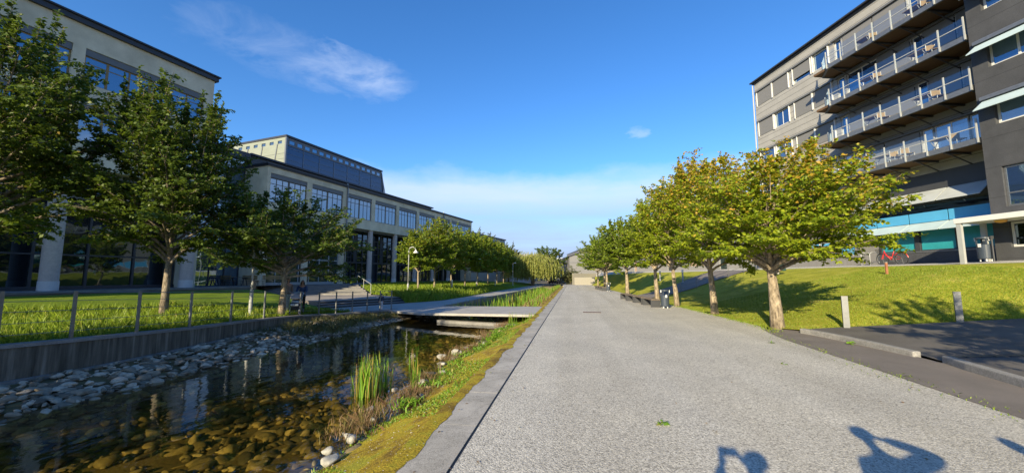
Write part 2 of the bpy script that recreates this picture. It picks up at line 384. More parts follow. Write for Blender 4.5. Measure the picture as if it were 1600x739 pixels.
for j in range(ny_):
    y=1+j*.09; a=-1.50-.02+.09*vnoise(3,y,1.7)+.05*vnoise(9,y,6.)-.03; V+=[(-1.75,y,.017),((a-1.75)/2,y,.026),(min(-1.36,a),y,.0165)]
idx=np.arange(ny_*3).reshape(ny_,3); Fm=np.stack([idx[:-1,:-1],idx[:-1,1:],idx[1:,1:],idx[1:,:-1]],-1).reshape(-1,4)
npmesh('moss_edge',V,Fm,M['moss'],smooth=True)['kind']='structure'
def bedz(x,y):
    w=wedge(y); r=-3.3+edge_wob(y)*.8
    if x>r: return -.72
    if y<23:
        t=(x-w)/(-9.4-w) if x<-9.4 else None
        if t is not None and x<-9.4: return -.44+(-.70+.44)*max(0,min(1,t))
        a=min(1,(x+9.4)/1.6); b=min(1,(r-x)/2.6)
        return -.70-.36*min(a,b)
    return -1.0
nx,ny=60,200; V=[]
for j in range(ny):
    y=-14+j*(86/(ny-1))
    for i in range(nx):
        w=wedge(y)-.15; x=w+(-3.05-w)*i/(nx-1); V.append((x,y,bedz(x,y)+.035*vnoise(x,y,2.)))
idx=np.arange(nx*ny).reshape(ny,nx); F=np.stack([idx[:-1,:-1],idx[:-1,1:],idx[1:,1:],idx[1:,:-1]],-1).reshape(-1,4)
npmesh('canal_bed',V,F,M['bed'],smooth=True)['kind']='structure'
mb=MB(); mb.add([(-16.9,-29,-.65),(-1.6,-29,-.65),(-1.6,70.95,-.65),(-16.9,70.95,-.65)],[(0,1,2,3)]); mb.build('canal_water',M['water'])['kind']='structure'
# --- stones
def ico():
    import bmesh
    bm=bmesh.new(); bmesh.ops.create_icosphere(bm,subdivisions=2,radius=1); v=np.array([q.co[:] for q in bm.verts]); f=np.array([[q.index for q in g.verts] for g in bm.faces]); bm.free(); return v,f
IV,IF=ico()
def rockverts(sx,sy,sz,rz,r=rng,flat=.0):
    v=IV.copy()
    for k in range(7):   # chop with random planes: angular look
        nrm=r.normal(size=3); nrm/=np.linalg.norm(nrm); d=.33+.36*r.random(); s=v@nrm; m_=s>d; v[m_]-=np.outer(s[m_]-d,nrm)
    v*=1+.02*r.normal(size=(len(v),1)); v=v*np.array([sx,sy,sz])
    c,s=math.cos(rz),math.sin(rz); tx=r.normal()*.2
    v=v@np.array([[1,0,0],[0,math.cos(tx),math.sin(tx)],[0,-math.sin(tx),math.cos(tx)]])
    return v@np.array([[c,s,0],[-s,c,0],[0,0,1]])
def scatter_rocks(name,pts,m,smin,smax):
    V=[];F=[];o=0
    for x,y,z in pts:
        s=smin+(smax-smin)*rng.random()**2
        v=rockverts(s*(.7+.6*rng.random()),s*(.5+.5*rng.random()),s*(.3+.35*rng.random()),rng.random()*6.3)+np.array([x,y,z])
        V.append(v);F.append(IF+o);o+=len(v)
    return npmesh(name,np.concatenate(V),np.concatenate(F),m)
pts=[]
while len(pts)<3000:
    y=rng.uniform(-3,21.5); w=wedge(y); x=rng.uniform(w+.1,-8.9+rng.normal()*.25)
    if 17.8<y and x>-9.3: continue
    pts.append((x,y,bedz(x,y)+.03))
tag(scatter_rocks('bank_stones',pts,M['stone'],.06,.21),kind='stuff')
pts=[]
while len(pts)<4200:
    y=rng.uniform(1.5,17.5) if rng.random()<.8 else rng.uniform(-3,21); x=rng.uniform(-9.3,-3.0)
    pts.append((x,y,bedz(x,y)+.02))
tag(scatter_rocks('canal_bed_stones',pts,M['bedstone'],.05,.20),kind='stuff')
pts=[]
for k in range(260):
    y=rng.uniform(17.9,22.8); x=rng.uniform(-9.5,-2.6); pts.append((x,22.4+rng.uniform(-.5,.3),rng.uniform(-.75,-.35)))
tag(scatter_rocks('rubble_under_bridge',pts,M['rock'],.10,.3),kind='stuff')
# shore rocks, one by one
RK=[(-3.25,5.39,.17,'pale angular rock at the near end of the mossy shore'),(-3.53,6.53,.14,'rounded grey rock half in the water left of the dry weeds'),(-3.29,6.14,.09,'small white rock touching the moss near the dry weeds'),(-3.0,7.42,.13,'flat pale rock wedged between moss and reeds'),
 (-3.05,4.75,.19,'broad flat white rock on the nearest bit of shore'),(-3.3,4.95,.12,'flat grey rock just under the broad white one'),(-3.7,7.75,.12,'dark grey rock at the foot of the small reed tuft'),(-3.35,8.3,.17,'large light block beside the small reed tuft'),(-3.62,8.8,.12,'grey stone between the two small reed tufts'),
 (-3.2,9.3,.12,'white stone among the green shore plants'),(-3.75,10.9,.2,'chunky white rock at the bend of the shore'),(-3.55,11.6,.22,'biggest white rock farther along the shore'),(-3.45,12.4,.15,'white rock beyond the biggest one'),(-3.1,13.3,.14,'pale rock close to the bridge end of the shore'),(-3.5,10.2,.09,'little pale stone just before the shore bend')]
for x,y,s,l in RK:
    s*=.72; v=rockverts(s*1.25,s,s*.72,rng.random()*6); o=npmesh('rock',v,IF,M['rock']); o.location=(x,y,-.61+s*.3); tag(o,l,'rock','pale rocks along the mossy shore')
# --- left retaining wall with coping and footing
def offs(P,d):
    out=[]
    for i,p in enumerate(P):
        a=P[max(i-1,0)];b=P[min(i+1,len(P)-1)]; t=np.array(b)-np.array(a); t=t/np.linalg.norm(t); out.append((p[0]-t[1]*d,p[1]+t[0]*d))
    return out
WL=[np.array(p) for p in WX]
Wb=offs(WX,.34); Wf=offs(WX,-.14); Wc=offs(WX,-.03); Wc2=offs(WX,.38)
def ribbon(mb,Fr,Bk,z0,z1):
    n=len(Fr); vs=[]
    for i in range(n):
        a=z0[i] if hasattr(z0,'__len__') else z0; b=z1[i] if hasattr(z1,'__len__') else z1
        vs+=[(Fr[i][0],Fr[i][1],a),(Bk[i][0],Bk[i][1],a),(Bk[i][0],Bk[i][1],b),(Fr[i][0],Fr[i][1],b)]
    fs=[]
    for i in range(n-1):
        o=4*i
        for k in range(4): fs.append((o+k,o+(k+1)%4,o+4+(k+1)%4,o+4+k))
    fs+=[(0,3,2,1),(4*n-4,4*n-3,4*n-2,4*n-1)]
    mb.add(vs,fs)
root=empty('retaining_wall',(-12,8,0),0,'dark stained concrete canal wall under the wire fence','retaining wall')
def sub(P): return [(p[0]+12,p[1]-8) for p in P]
mb=MB(); ribbon(mb,sub(WX),sub(Wb),-1.2,[z-.07 for z in WZ]); mb.build('wall',M['wallc'],root)
mb=MB(); ribbon(mb,sub(Wc),sub(Wc2),[z-.068 for z in WZ],WZ); mb.build('coping',M['concd'],root)
mb=MB(); ribbon(mb,sub(Wf),sub([tuple(p) for p in offs(WX,-.002)]),-.9,-.40); mb.build('footing',M['concd'],root)
# --- bridge slab
root=empty('footbridge',(-5.5,20,0),0,'flat grey concrete footbridge slab crossing the canal','footbridge')
mb=MB(); q=[(-10.3,20.6,-.19),(-7.85,19.3,-.165),(-1.64,17.7,.0),(-1.64,22.35,.0),(-7.9,23.6,-.165),(-10.3,24.0,-.19)]
n=len(q); P=[(a+5.5,b-20,c) for a,b,c in q]
mb.add(P+[(a,b,c-.12) for a,b,c in P],[tuple(range(n)),tuple(range(2*n-1,n-1,-1))]+[(i,n+i,n+(i+1)%n,(i+1)%n) for i in range(n)]); mb.build('slab',M['conc'],root,bevel=.012)
mb=MB(); P=[(-7.0,19.35),(-1.9,18.0),(-1.9,18.35),(-7.0,19.7)]; mb.prism([(a+5.5,b-20) for a,b in P],-.66,-.52); mb.build('lower_beam',M['concd'],root)
# --- left sheets
lp=[((-14.2,-30,.5),(-34,-30,.7)),((-12.9,-14,.45),(-34,-14,.72)),((-12.25,-2,.38),(-31.5,0,.72)),((-11.95,6.3,.31),(-29.4,9,.72)),((-11.75,7.4,.28),(-28.8,12,.72)),((-11.85,9,.22),(-28.2,15,.72)),((-12.05,10.6,.14),(-27,20.5,.72)),((-12.4,12.4,.08),(-26.5,22.8,.72)),((-12.8,14.3,.0),(-26.2,24.6,.70)),
    ((-12.95,16.4,-.1),(-25.8,28.6,.62)),((-12.8,17.6,-.16),(-21.2,25.8,.25)),((-12.4,18.6,-.19),(-17.3,22.7,.0)),((-12.0,19.6,-.2),(-14.5,21.1,-.15))]
_,VLl=strip('left_lawn',lp,150,50,M['lawn2'],prof=lambda v:v**.8,rough=.05)
pp=[((-12.75,17.5,0),(-12.9,17.7,0)),((-12.2,18.6,0),(-12.5,19.2,0)),((-11.4,20.2,0),(-14.9,20.9,0)),((-10.2,22.2,0),(-13.8,23.4,0)),((-8.5,23.6,0),(-12,26.4,0)),((-8.2,30,0),(-10.3,30,0)),((-7.9,36,0),(-9.95,36,0)),((-7,50,0),(-9.7,50,0)),((-6,66,0),(-9,66,0)),((-5.6,88,0),(-8.4,88,0))]
strip('left_path',[((a[0],a[1],-.195),(b[0],b[1],-.195)) for a,b in pp],120,8,M['conc'])
mb=MB(); E=[(-8.5,23.7),(-8.2,30),(-7.9,36),(-7,50),(-6,66),(-5.6,71)]; ribbon(mb,[(x+.25,y) for x,y in E],E,-1.2,-.17); tag(mb.build('canal_kerb_wall',M['concd']),'long low concrete kerb wall edging the far canal beside the left path','kerb wall')
lp2=[((-12,26.4,-.19),(-13.2,28.3,.13)),((-11.2,27.6,-.18),(-17.2,31.2,.2)),((-10.4,29.6,-.18),(-20.8,35.4,.82)),((-10.0,35,-.18),(-21.8,41,.86)),((-9.85,42,-.18),(-22.1,45.5,.86)),((-9.7,50,-.18),(-20.3,54,.86)),((-9.2,60,-.18),(-18.5,62.5,.86)),((-8.7,69,-.18),(-17,69.5,.8)),((-8.3,88,-.18),(-13,88,.4))]
_,VLf=strip('canal_side_lawn',lp2,140,36,M['lawn2'],prof=lambda v:v**.75,rough=.05)
# terrace in front of the left buildings
PL=(-27.79,24.68); AL=R(78)
def l2w(s,d): return (PL[0]+s*.2079-d*.9781, PL[1]+s*.9781+d*.2079)   # d>0 into the building
tf=[l2w(-55,-1.7),l2w(-14,-1.7),l2w(3.2,-1.7),c2w(-24.7,38),c2w(-15.3,38),(-21.9,41),l2w(20,-1.7),l2w(30,-1.7),l2w(46,-1.7)]
tb=[l2w(46,20),l2w(-55,20)]
mb=MB(); mb.prism(tf+tb,-.4,.9); mb.build('terrace',M['step'])['kind']='structure'
mb=MB(); mb.prism([l2w(-55,-1.76),l2w(3.2,-1.76),l2w(3.2,-1.3),l2w(-55,-1.3)],.80,.93); mb.prism([l2w(16,-1.76),l2w(46,-1.76),l2w(46,-1.3),l2w(16,-1.3)],.80,.93); mb.build('terrace_edging',M['concd'])['kind']='structure'
# steps: upper flight, landing, lower flight
root=empty('outdoor_steps',(-18,28,0),0,'broad dark stone steps rising from the canal path to the terrace','steps')
sub2=lambda P:[(a+18,b-28) for a,b in P]
for k in range(6):
    a=k/6; d0=33+5*a; z=.15+.125*(k+1)
    mb=MB(); mb.prism(sub2([c2w(-21-3.7*a,d0),c2w(-12-3.3*a,d0),c2w(-15.3,38.1),c2w(-24.7,38.1)]),-.2+.001*k,z-.035)
    mb.mi=1; mb.prism(sub2([c2w(-21.02-3.7*a,d0-.03),c2w(-11.98-3.3*a,d0-.03),c2w(-15.2,38.15+.01*k),c2w(-24.8,38.15+.01*k)]),z-.034,z); mb.build('step',[M['concd'],M['step']],root)
mb=MB(); mb.prism(sub2([(-16,22.4),(-13.2,28.3),c2w(-12,33),c2w(-21,33),(-25.6,28.9),(-17.3,22.9)]),-.25,.15); mb.build('landing',mat('landing_paving',(.30,.27,.24),.85,.12,2.),root)
for k in range(3):
    a=(k)/3; z=-.2+.117*(k+1)-.001; p0=np.array((-14.9,20.8));p1=np.array((-12.,26.4));q0=np.array((-16.,22.4));q1=np.array((-13.2,28.3))
    A0=p0+(q0-p0)*a;A1=p1+(q1-p1)*a
    mb=MB(); mb.prism(sub2([tuple(A0),tuple(A1),tuple(q1),tuple(q0)]),-.25-.001*k,z-.03); mb.mi=1
    dd=(p0-q0)*.02; mb.prism(sub2([tuple(A0+dd),tuple(A1+dd),tuple(q1),tuple(q0)]),z-.029,z); mb.build('step',[M['dkgrey'],M['step']],root)
mb=MB()
a=np.array(c2w(-12.1,33.2)+(.15,)); b=np.array(c2w(-15.2,38)+(.9,))
for t in (0,.5,1):
    p=a+(b-a)*t; mb.tube([(p[0]+18,p[1]-28,p[2]),(p[0]+18,p[1]-28,p[2]+.9)],.025)
mb.tube([(a[0]+18,a[1]-28,a[2]+.9),(b[0]+18,b[1]-28,b[2]+.9)],.025); mb.build('handrail',M['polegrey'],root)
# --- right side
ra=[((2.9,85,-.05),(4.6,80,1.6)),((3.6,71.5,-.03),(6.6,71.4,2.0)),((4.15,56.8,-.01),(10.15,56.8,2.2)),((4.8,47,-.01),(12.5,47.1,2.2)),((5.25,37.4,-.01),(14.8,37.4,2.25)),((5.8,27,-.01),(17.3,27,2.3)),((6.25,20,-.01),(18.0,22.8,2.3)),((6.45,14.6,.0),(18.1,20.8,2.3)),((7.1,13.5,.07),(18.2,20.2,2.3)),((9,13.8,.12),(18.3,19.5,2.3)),((11.7,14.25,.24),(18.6,18,2.3)),((13.4,14.3,.43),(19.0,16.8,2.3)),((18,14.5,.7),(20,15.2,2.3))]
_,VR=strip('right_lawn',ra,220,60,M['lawn'],prof=lambda v:.35*v+.65*(v*v*(3-2*v)),rough=.05)
R0=(17.25,37.96); AR=math.atan2(-.9724,.2334)
def r2w(s,d): return (R0[0]+s*.2334+d*.9724, R0[1]-s*.9724+d*.2334)
top=[b for a,b in ra]
bl=[r2w(-52,.3),r2w(-34,.3),r2w(-19.5,.3),r2w(-9.7,.3),r2w(0,.3),r2w(10.7,.3),r2w(15,.3),r2w(16.4,.3),r2w(17,-1.3),r2w(18,-1.3),r2w(19.5,-1.3),r2w(21,-1.3),r2w(23,-1.3)]
strip('upper_path',[(t,(b[0],b[1],2.42)) for t,b in zip(top,bl)],120,8,M['gravel'],prof=lambda v:min(1,v*3))
# far terrace behind right trees
mb=MB(); mb.prism([r2w(-52,.2),r2w(0,.2),r2w(0,25),r2w(-52,25)],-.3,2.40); mb.build('upper_terrace',M['conc'])['kind']='structure'
# branch path crossing the bank
bp_=[]
for t in np.linspace(0,1,26):
    a=(5.0+9.6*t,31.0+3.5*t); b=(4.7+9.9*t,35.2+5.5*t)
    bp_.append(((a[0],a[1],max(zat(VR,*a),.0)+.05),(b[0],b[1],max(zat(VR,*b),.0)+.05)))
strip('branch_path',bp_,60,10,M['asph2'])
# asphalt lane and yard on the right
strip('asphalt_lane',[((x-.25,y,.006),(x2,y,.012)) for x,y,x2 in [(5.2,-30,7.0),(5.6,0,6.9),(5.7,6.1,7.15),(5.82,7.9,7.3),(5.98,11.7,7.35),(6.15,13.0,7.25),(6.4,14.0,7.0)]],60,8,M['asph2'],rough=.01)
yd=[((6.9,-30,.02),(24,-30,.5)),((6.9,0,.02),(22,0,.5)),((7.1,7.5,.03),(20,7.5,.66)),((7.4,9.8,.05),(19,9.8,.64)),((7.1,13.05,.09),(18.3,14.6,.68)),((7.15,13.6,.09),(18.3,14.9,.70))]
strip('asphalt_yard',yd,80,20,M['asph'],rough=.01)
def kerb(P,label):
    o=np.array(P); mb=MB(); Fr=[tuple(p[:2]) for p in P]; Bk=offs(Fr,-.17)
    cx,cy=P[0][0],P[0][1]
    ribbon(mb,[(a-cx,b-cy) for a,b in Fr],[(a-cx,b-cy) for a,b in Bk],-.1,[p[2] for p in P])
    ob=mb.build('kerb_stone',M['granite'],loc=(cx,cy,0),bevel=.025); tag(ob,label,'kerb')
kerb([(7.4,9.78,.13),(7.35,10.8,.14),(7.28,11.9,.145),(7.12,12.9,.15),(7.0,13.3,.15)][::-1],'long weathered kerb running from the yard gap to the lawn corner')
kerb([(6.6,1.5,.14),(6.8,4.5,.14),(7.05,7.2,.15),(7.3,8.5,.155),(7.5,9.2,.15)][::-1],'near kerb piece curving out of the picture on the right')
mb=MB(); 
for k in range(40): mb.box(k*.26,k*.26+.235,-.06,.06,-.02,.012)
o=mb.build('trench_drain',M['dkgrey'],loc=(7.7,9.5,.075)); o.rotation_euler=(0,-.05,.03); tag(o,'narrow dark drain grating set across the asphalt yard','drain')
mb=MB(); mb.box(-.42,.42,-.14,.14,-.02,.016); 
mb.mi=1
for k in range(12): mb.box(-.39+k*.066,-.355+k*.066,-.11,.11,.016,.022)
tag(mb.build('drain_cover',[mat('rusted_iron',(.10,.06,.045),.8,.3),M['dkgrey']],loc=(.87,19.2,0)),'rusty rectangular drain cover in the middle of the gravel path','drain cover')
# ------------------------------------------------------------------ buildings
def facade(mb,x0,x1,z0,z1,openings,y0,y1):
    zs=sorted({z0,z1}|{o[2] for o in openings}|{o[3] for o in openings}); zs=[z for z in zs if z0<=z<=z1]
    for a,b in zip(zs[:-1],zs[1:]):
        zc=(a+b)/2; cuts=sorted([(o[0],o[1]) for o in openings if o[2]<zc<o[3]]); x=x0
        for c,d in cuts:
            if c>x: mb.box(x,c,y0,y1,a,b)
            x=max(x,d)
        if x<x1: mb.box(x,x1,y0,y1,a,b)
def window(par,x0,x1,z0,z1,y,vs,hs,fm,gm,fw=.07,dep=.08,label=None,panecut=None):
    """frame at plane y (outer face y), mullions at fractions vs, transoms hs; pane behind"""
    mb=MB(); w=fw
    mb.box(x0,x1,y,y+dep,z0,z0+w); mb.box(x0,x1,y,y+dep,z1-w,z1); mb.box(x0,x0+w,y,y+dep,z0+w,z1-w); mb.box(x1-w,x1,y,y+dep,z0+w,z1-w)
    for v in vs:
        t=w; 
        if isinstance(v,tuple): v,t=v
        xc=x0+(x1-x0)*v; mb.box(xc-t/2,xc+t/2,y+.002,y+dep-.002,z0+w,z1-w)
    for h in hs:
        zc=z0+(z1-z0)*h; mb.box(x0+w,x1-w,y+.004,y+dep-.004,zc-w*.4,zc+w*.4)
    o=mb.build('window',fm,par); 
    if label: o['label']=label
    mb=MB(); mb.box(x0+w*.5,x1-w*.5,y+dep*.12,y+dep*.4,z0+w*.5,z1-w*.5); mb.build('pane',gm,o); return o
# ---- LEFT: near block
blk=empty('office_block',(PL[0],PL[1],0),AL,'tall buff rendered office block behind the nearest trees on the left, on round columns','office building')
B=.9
ops=[]
bays=[(-6.95-7.15*k,-.36-7.15*k) for k in range(6)]
for a,b in bays: ops+=[(a,b,13.45,15.62),(a,b,9.75,12.14)]
mb=MB(); facade(mb,-42.9,.25,8.3,17.0,ops,0,.4)
mb.box(-42.9,-.15,.4,.7,8.3,8.6)
mb.box(-.15,.25,.4,16,B,17.0); mb.box(-42.9,.24,15.6,16,B,17.0); mb.box(-42.9,-42.5,.4,15.6,B,17); mb.build('wall',M['render'],blk)
mb=MB(); mb.box(-43.1,.45,-.18,16.2,17.0,17.32); mb.box(-43.2,.55,-.3,16.3,17.32,17.42); mb.build('roof',M['coping'],blk)
mb=MB(); mb.box(-42.4,-.16,.6,15.5,8.0,8.29); mb.build('soffit',M['box'],blk)
for a,b in bays[:4]:
    for z0,z1 in ((13.45,15.62),(9.75,12.14)):
        mb=MB(); mb.box(a+.01,b-.01,.06,.38,z1-.42,z1-.005); mb.build('blind_box',M['box'],blk)
        window(blk,a+.02,b-.02,z0,z1-.43,.14,[(.165,.13),(.33,.1),(.5,.22),(.67,.13),(.835,.1)],[.74],M['timber'],M['glassA'],.07,.16)
for k in range(6):
    x=-7.2*k+(-.35 if k==0 else 0)
    mb=MB(); mb.lathe([(.40,B+.55),(.40,8.3)],(x,.42,0),28); c=mb.build('column',M['colm'],blk,smooth=False)
    mb=MB(); mb.lathe([(.425,B),(.425,B+.55)],(x,.42,0),28); mb.build('collar',M['colbase'],c)
# lobby glazing behind the columns
mb=MB(); mb.box(-42.4,-.2,2.3,2.36,B+.1,8.0); mb.build('lobby_glass',M['glassB'],blk)
mb=MB()
for k in range(19): x=-.3-2.35*k; mb.box(x-.06,x+.06,2.18,2.42,B,8.0)
for z in (B+.12,3.05,5.6,7.1): mb.box(-42.4,-.2,2.2,2.40,z-.05,z+.05)
mb.box(-42.4,-.2,2.1,2.45,B,B+.22)
mb.build('lobby_frame',M['dkgrey'],blk)
# ---- LEFT: long wing
wing=empty('office_wing',(PL[0]+5.1*.2079,PL[1]+5.1*.9781,0),AL,'long buff rendered building with concrete columns and a strip of upper windows along the canal','office building')
D5=-5.1
def X(s): return s+D5
bd=[5.1,9.55,14.2,18.75,23.4,28.0,32.65,37.3,44.9]
ops=[]
for i in range(8): ops.append((X(bd[i]+.30),X(bd[i+1]-.30),8.32,10.98))
mb=MB(); facade(mb,X(5.1),X(44.9),7.2,11.55,ops,0,.4)
mb.box(X(5.1),X(5.5),.4,15,B,11.55) ; mb.box(X(44.5),X(44.9),.4,15,B,11.55); mb.box(X(5.1),X(44.9),14.6,15,B,11.55)
for s in (5.32,9.55,14.2): mb.box(X(s)-.22,X(s)+.22,.02,.42,B,7.2)
mb.box(X(44.3),X(44.9),0.0,.4,B,7.2)
mb.build('wall',M['render'],wing)
mb=MB(); mb.box(X(5.0),X(45.0),-.12,15.1,11.55,11.68); mb.box(X(4.9),X(45.1),-.22,15.2,11.68,11.80); mb.build('roof',M['coping'],wing)
mb=MB(); mb.box(X(14.5),X(44.2),.45,14.5,7.0,7.19); mb.build('soffit',M['box'],wing)
for i in range(8):
    a,b=bd[i]+.32,bd[i+1]-.32
    mb=MB(); mb.box(X(a),X(b),.05,.38,10.58,10.975); mb.build('blind_box',M['box'],wing)
    vs=[(.17,.07),(.33,.07),(.5,.2),(.67,.07),(.83,.07)] if i<7 else [(.12,.07),(.23,.07),(.335,.2),(.45,.07),(.56,.07),(.665,.2),(.78,.07),(.89,.07)]
    window(wing,X(a),X(b),8.33,10.57,.12,vs,[.76],M['mull'],M['glassA'],.07,.14)
for i,s in enumerate([18.75,23.4,28.0,32.65,37.3]):
    mb=MB(); mb.lathe([(.30,B+.5),(.30,7.2)],(X(s),.36,0),24); c=mb.build('column',M['colm'],wing)
    mb=MB(); mb.lathe([(.325,B),(.325,B+.5)],(X(s),.36,0),24); mb.build('collar',M['colbase'],c)
mb=MB(); mb.box(X(14.4),X(44.3),1.9,1.96,B+.1,7.0); mb.build('curtain_glass',M['glassB'],wing)
mb=MB(); rr=random.Random(4)
s=14.5
k=0
while s<44.2:
    mb.box(X(s)-.04,X(s)+.04,1.80,1.98,B,7.0); 
    if k%5==4: mb.box(X(s)-.5,X(s)-.05,1.84,1.97,B+2.4,7.0)
    # irregular upper sashes
    x0,x1=X(s)+.04,X(s+.93)-.04
    for z in ([4.4,5.15,6.1] if k%2 else [3.95,5.6,6.35]): mb.box(x0,x1,1.82,1.975,z-.045,z+.045)
    if rr.random()<.6:
        z=rr.choice([4.5,5.3]); a=x0+.1; 
        for q in (a,a+.65): mb.box(q-.035,q+.035,1.79,1.90,z,z+.75)
        mb.box(a,a+.65,1.79,1.90,z-.035,z+.035); mb.box(a,a+.65,1.79,1.90,z+.715,z+.785)
    s+=.93; k+=1
for z in (B+.08,3.3,3.38): mb.box(X(14.4),X(44.3),1.81,1.97,z-.05,z+.05)
mb.build('curtain_frame',M['dkgrey'],wing)
mb=MB(); mb.box(X(5.5),X(14.0),.5,.55,B+.25,3.3); mb.box(X(5.5),X(14.0),.5,.55,3.4,7.2); mb.build('screen_glass',M['glassG'],wing)
mb=MB()
for k in range(8): x=X(5.55+1.2*k); mb.box(x-.03,x+.03,.44,.60,B,7.19)
mb.box(X(5.5),X(14.0),.42,.62,3.3,3.4); mb.box(X(5.5),X(14.0),.40,.64,B,B+.25); mb.build('screen_frame',M['polegrey'],wing)
for s in (14.45,35.0):
    mb=MB(); mb.tube([(X(s),-.10,B+.1),(X(s),-.10,11.5),(X(s),-.02,12.0)],.075,10); mb.build('rain_pipe',M['galv'],wing)
mb=MB(); mb.box(X(5.6),X(36.0),3.0,12,11.80,12.95); mb.build('roof_storey',M['dkgrey'],wing)
mb=MB(); mb.box(X(5.4),X(36.3),2.75,12.2,12.95,13.12); mb.build('roof_storey_cap',M['coping'],wing)
mb=MB()
for k in range(20): x=X(6+1.5*k); mb.box(x-.02,x+.02,2.0,2.04,11.8,12.15); 
mb.box(X(6),X(34.6),1.98,2.06,12.12,12.18); mb.build('roof_rail',M['galv'],wing)
# link between block and wing
lk=empty('glass_link',(PL[0]+.3*.2079-3*.9781*1,PL[1]+.3*.9781+3*.2079,0),AL,'recessed dark glass link joining the tall block to the long wing','glazed link')
mb=MB(); mb.box(0,4.78,0,9,B,12.3); mb.build('glass_wall',M['glassA'],lk)
mb=MB(); 
for k in range(5): mb.box(k*1.19-.03,k*1.19+.03,-.08,-.002,B,12.3)
for z in (3.2,6.0,8.6,11.2): mb.box(0,4.78,-.07,-.003,z-.05,z+.05)
mb.build('glass_frame',M['dkgrey'],lk)
mb=MB(); mb.box(-.02,5.0,-.35,9,12.3,13.0); mb.build('roof',M['coping'],lk)
# roof hall with tapered glass
hx,hy=11.35,6.0
th=empty('roof_lantern_hall',(PL[0]+hx*.2079-hy*.9781,PL[1]+hx*.9781+hy*.2079,0),AL,'slanted glass roof hall standing on top of the long wing','glass rooftop hall')
L=15.6; zb,zt=12.9,17.05; W=13
mb=MB(); mb.add([(0,0,zb),(L+.75,0,zb),(L+.75,W,zb),(0,W,zb),(0,0,zt),(L,0,zt+.1),(L,W,zt+.1),(0,W,zt)],[(0,3,2,1),(4,5,6,7),(0,1,5,4),(1,2,6,5),(2,3,7,6),(3,0,4,7)]); mb.build('glass_body',M['glassC'],th)
mb=MB(); mb.box(-.15,L+.15,-.15,W+.2,zt+.1,zt+.32); mb.build('roof',M['coping'],th)
mb=MB()
for k in range(8): x=2.25*k; mb.box(x-.025,x+.025,-.05,-.004,zb,zt-.75)
for k in range(5): z=zb+.65*(k+1)-.2; mb.box(0,L+.3,-.035,-.006,z-.012,z+.012)
mb.bar((L+.05,-.05,zt),(L+.85,-.05,zb),.14,.14); mb.box(-.1,.08,-.1,.1,zb,zt+.1); mb.bar((L+.1,0,zt),(L+1.25,-.2,zb-.4),.08)
mb.build('glazing_bars',M['galv'],th)
mb=MB()
n=15; facade(mb,.08,L-.02,zt-.85,zt+.05,[(.35+k*1.02,1.0+k*1.02,zt-.62,zt-.22) for k in range(n)],-.06,-.008); mb.build('slot_band',M['box'],th)
mb=MB()
for k in range(n): mb.box(.35+k*1.02,1.0+k*1.02,-.03,-.012,zt-.62,zt-.22)
mb.build('slot_window',M['glassA'],th)
mb=MB(); ops=[(k*1.3+.6,k*1.3+1.25,zt-.6,zt-.25) for k in range(9)]
# sunlit end wall (faces the camera): build along y
for a,b,c,d in [(0,W,zb,zb+1.15)]: mb.box(-.07,-.004,a,b,c,d)
mb.build('end_apron',M['galv'],th)
mb=MB()
ys=[0.08]+sum([[o[0],o[1]] for o in ops],[])+[W]
for i in range(0,len(ys),2): mb.box(-.07,-.005,ys[i],ys[i+1],zt-.6,zt-.25)
mb.box(-.07,-.005,.08,W,zt-.25,zt+.08); mb.box(-.07,-.005,.08,W,zb+1.17,zt-.6)
mb.build('end_wall',mat('pale_green_glass',(.25,.275,.22),.35,.08,.8,stretch=(1,1,5)),th)
mb=MB()
for k in range(5): y=1.6+2.4*k; mb.bar((-.1,y,zb+1.2),(-.1,y-.35,zt-.62),.05,.12)
for z in (zb+1.8,zb+2.4): mb.box(-.09,-.072,.1,W,z-.012,z+.012)
mb.build('end_bars',M['galv'],th)
# ---- RIGHT: apartment/office block with balconies
rb=empty('balcony_building',(R0[0],R0[1],0),AR,'five storey building with pale cladding and rows of glass balconies on the right','building')
G=2.4
rows=[(17.5,18.8),(14.62,15.92),(11.75,13.05),(8.9,10.2)]
ops=[];wins=[]
lay=[[(.3,2.15),(2.2,4.0),(4.45,6.2),(6.35,7.75)],[(.3,2.1),(2.2,3.85),(4.4,6.1),(6.15,7.8)],[(.3,2.0),(2.2,3.9),(4.4,6.1),(6.15,7.8)],[(.3,2.1),(2.2,3.9),(4.4,6.1),(6.15,7.8)]]
for (z0,z1),l in zip(rows,lay):
    for w in l: ops.append((w[0],w[1],z0,z1)); wins.append((w[0],w[1],z0,z1))
doors=[]
slabs=[16.1,13.42,10.8,8.15]
dl=[(8.2,8.75),(8.9,11.0),(11.05,13.0),(13.05,13.6),(13.65,15.2),(15.25,16.6)]
for zb_,(z0,z1) in zip(slabs,rows):
    for a,b in dl: ops.append((a,b,zb_+.28,z1)); doors.append((a,b,zb_+.28,z1))
mb=MB(); facade(mb,0,16.8,7.6,19.75,ops,0,.4); mb.box(0,.4,.4,14,G,19.75); mb.box(.4,24,13.6,14,G,19.75); mb.build('wall',M['lightclad'],rb)
ops2=[(10.1,12.1,3.2,4.7),(12.35,14.1,3.2,4.7),(14.3,16.4,3.2,4.7),(10.1,16.4,5.42,5.85),(.6,2.4,3.15,4.2),(3.0,8.4,3.15,4.2)]
mb=MB(); facade(mb,0,10.0,G,7.6,[o for o in ops2 if o[1]<10],0.0,.4); mb.build('lower_wall',mat('mid_grey_cladding',(.20,.195,.19),.8,.1,1.,stretch=(6,1,.3)),rb)
mb=MB(); facade(mb,10.0,16.8,G,7.6,[o for o in ops2 if o[1]>10],0.0,.4); mb.build('shade_painted_lower_wall',M['dkgrey'],rb)  # dark colour stands in for the shade below the lowest balcony
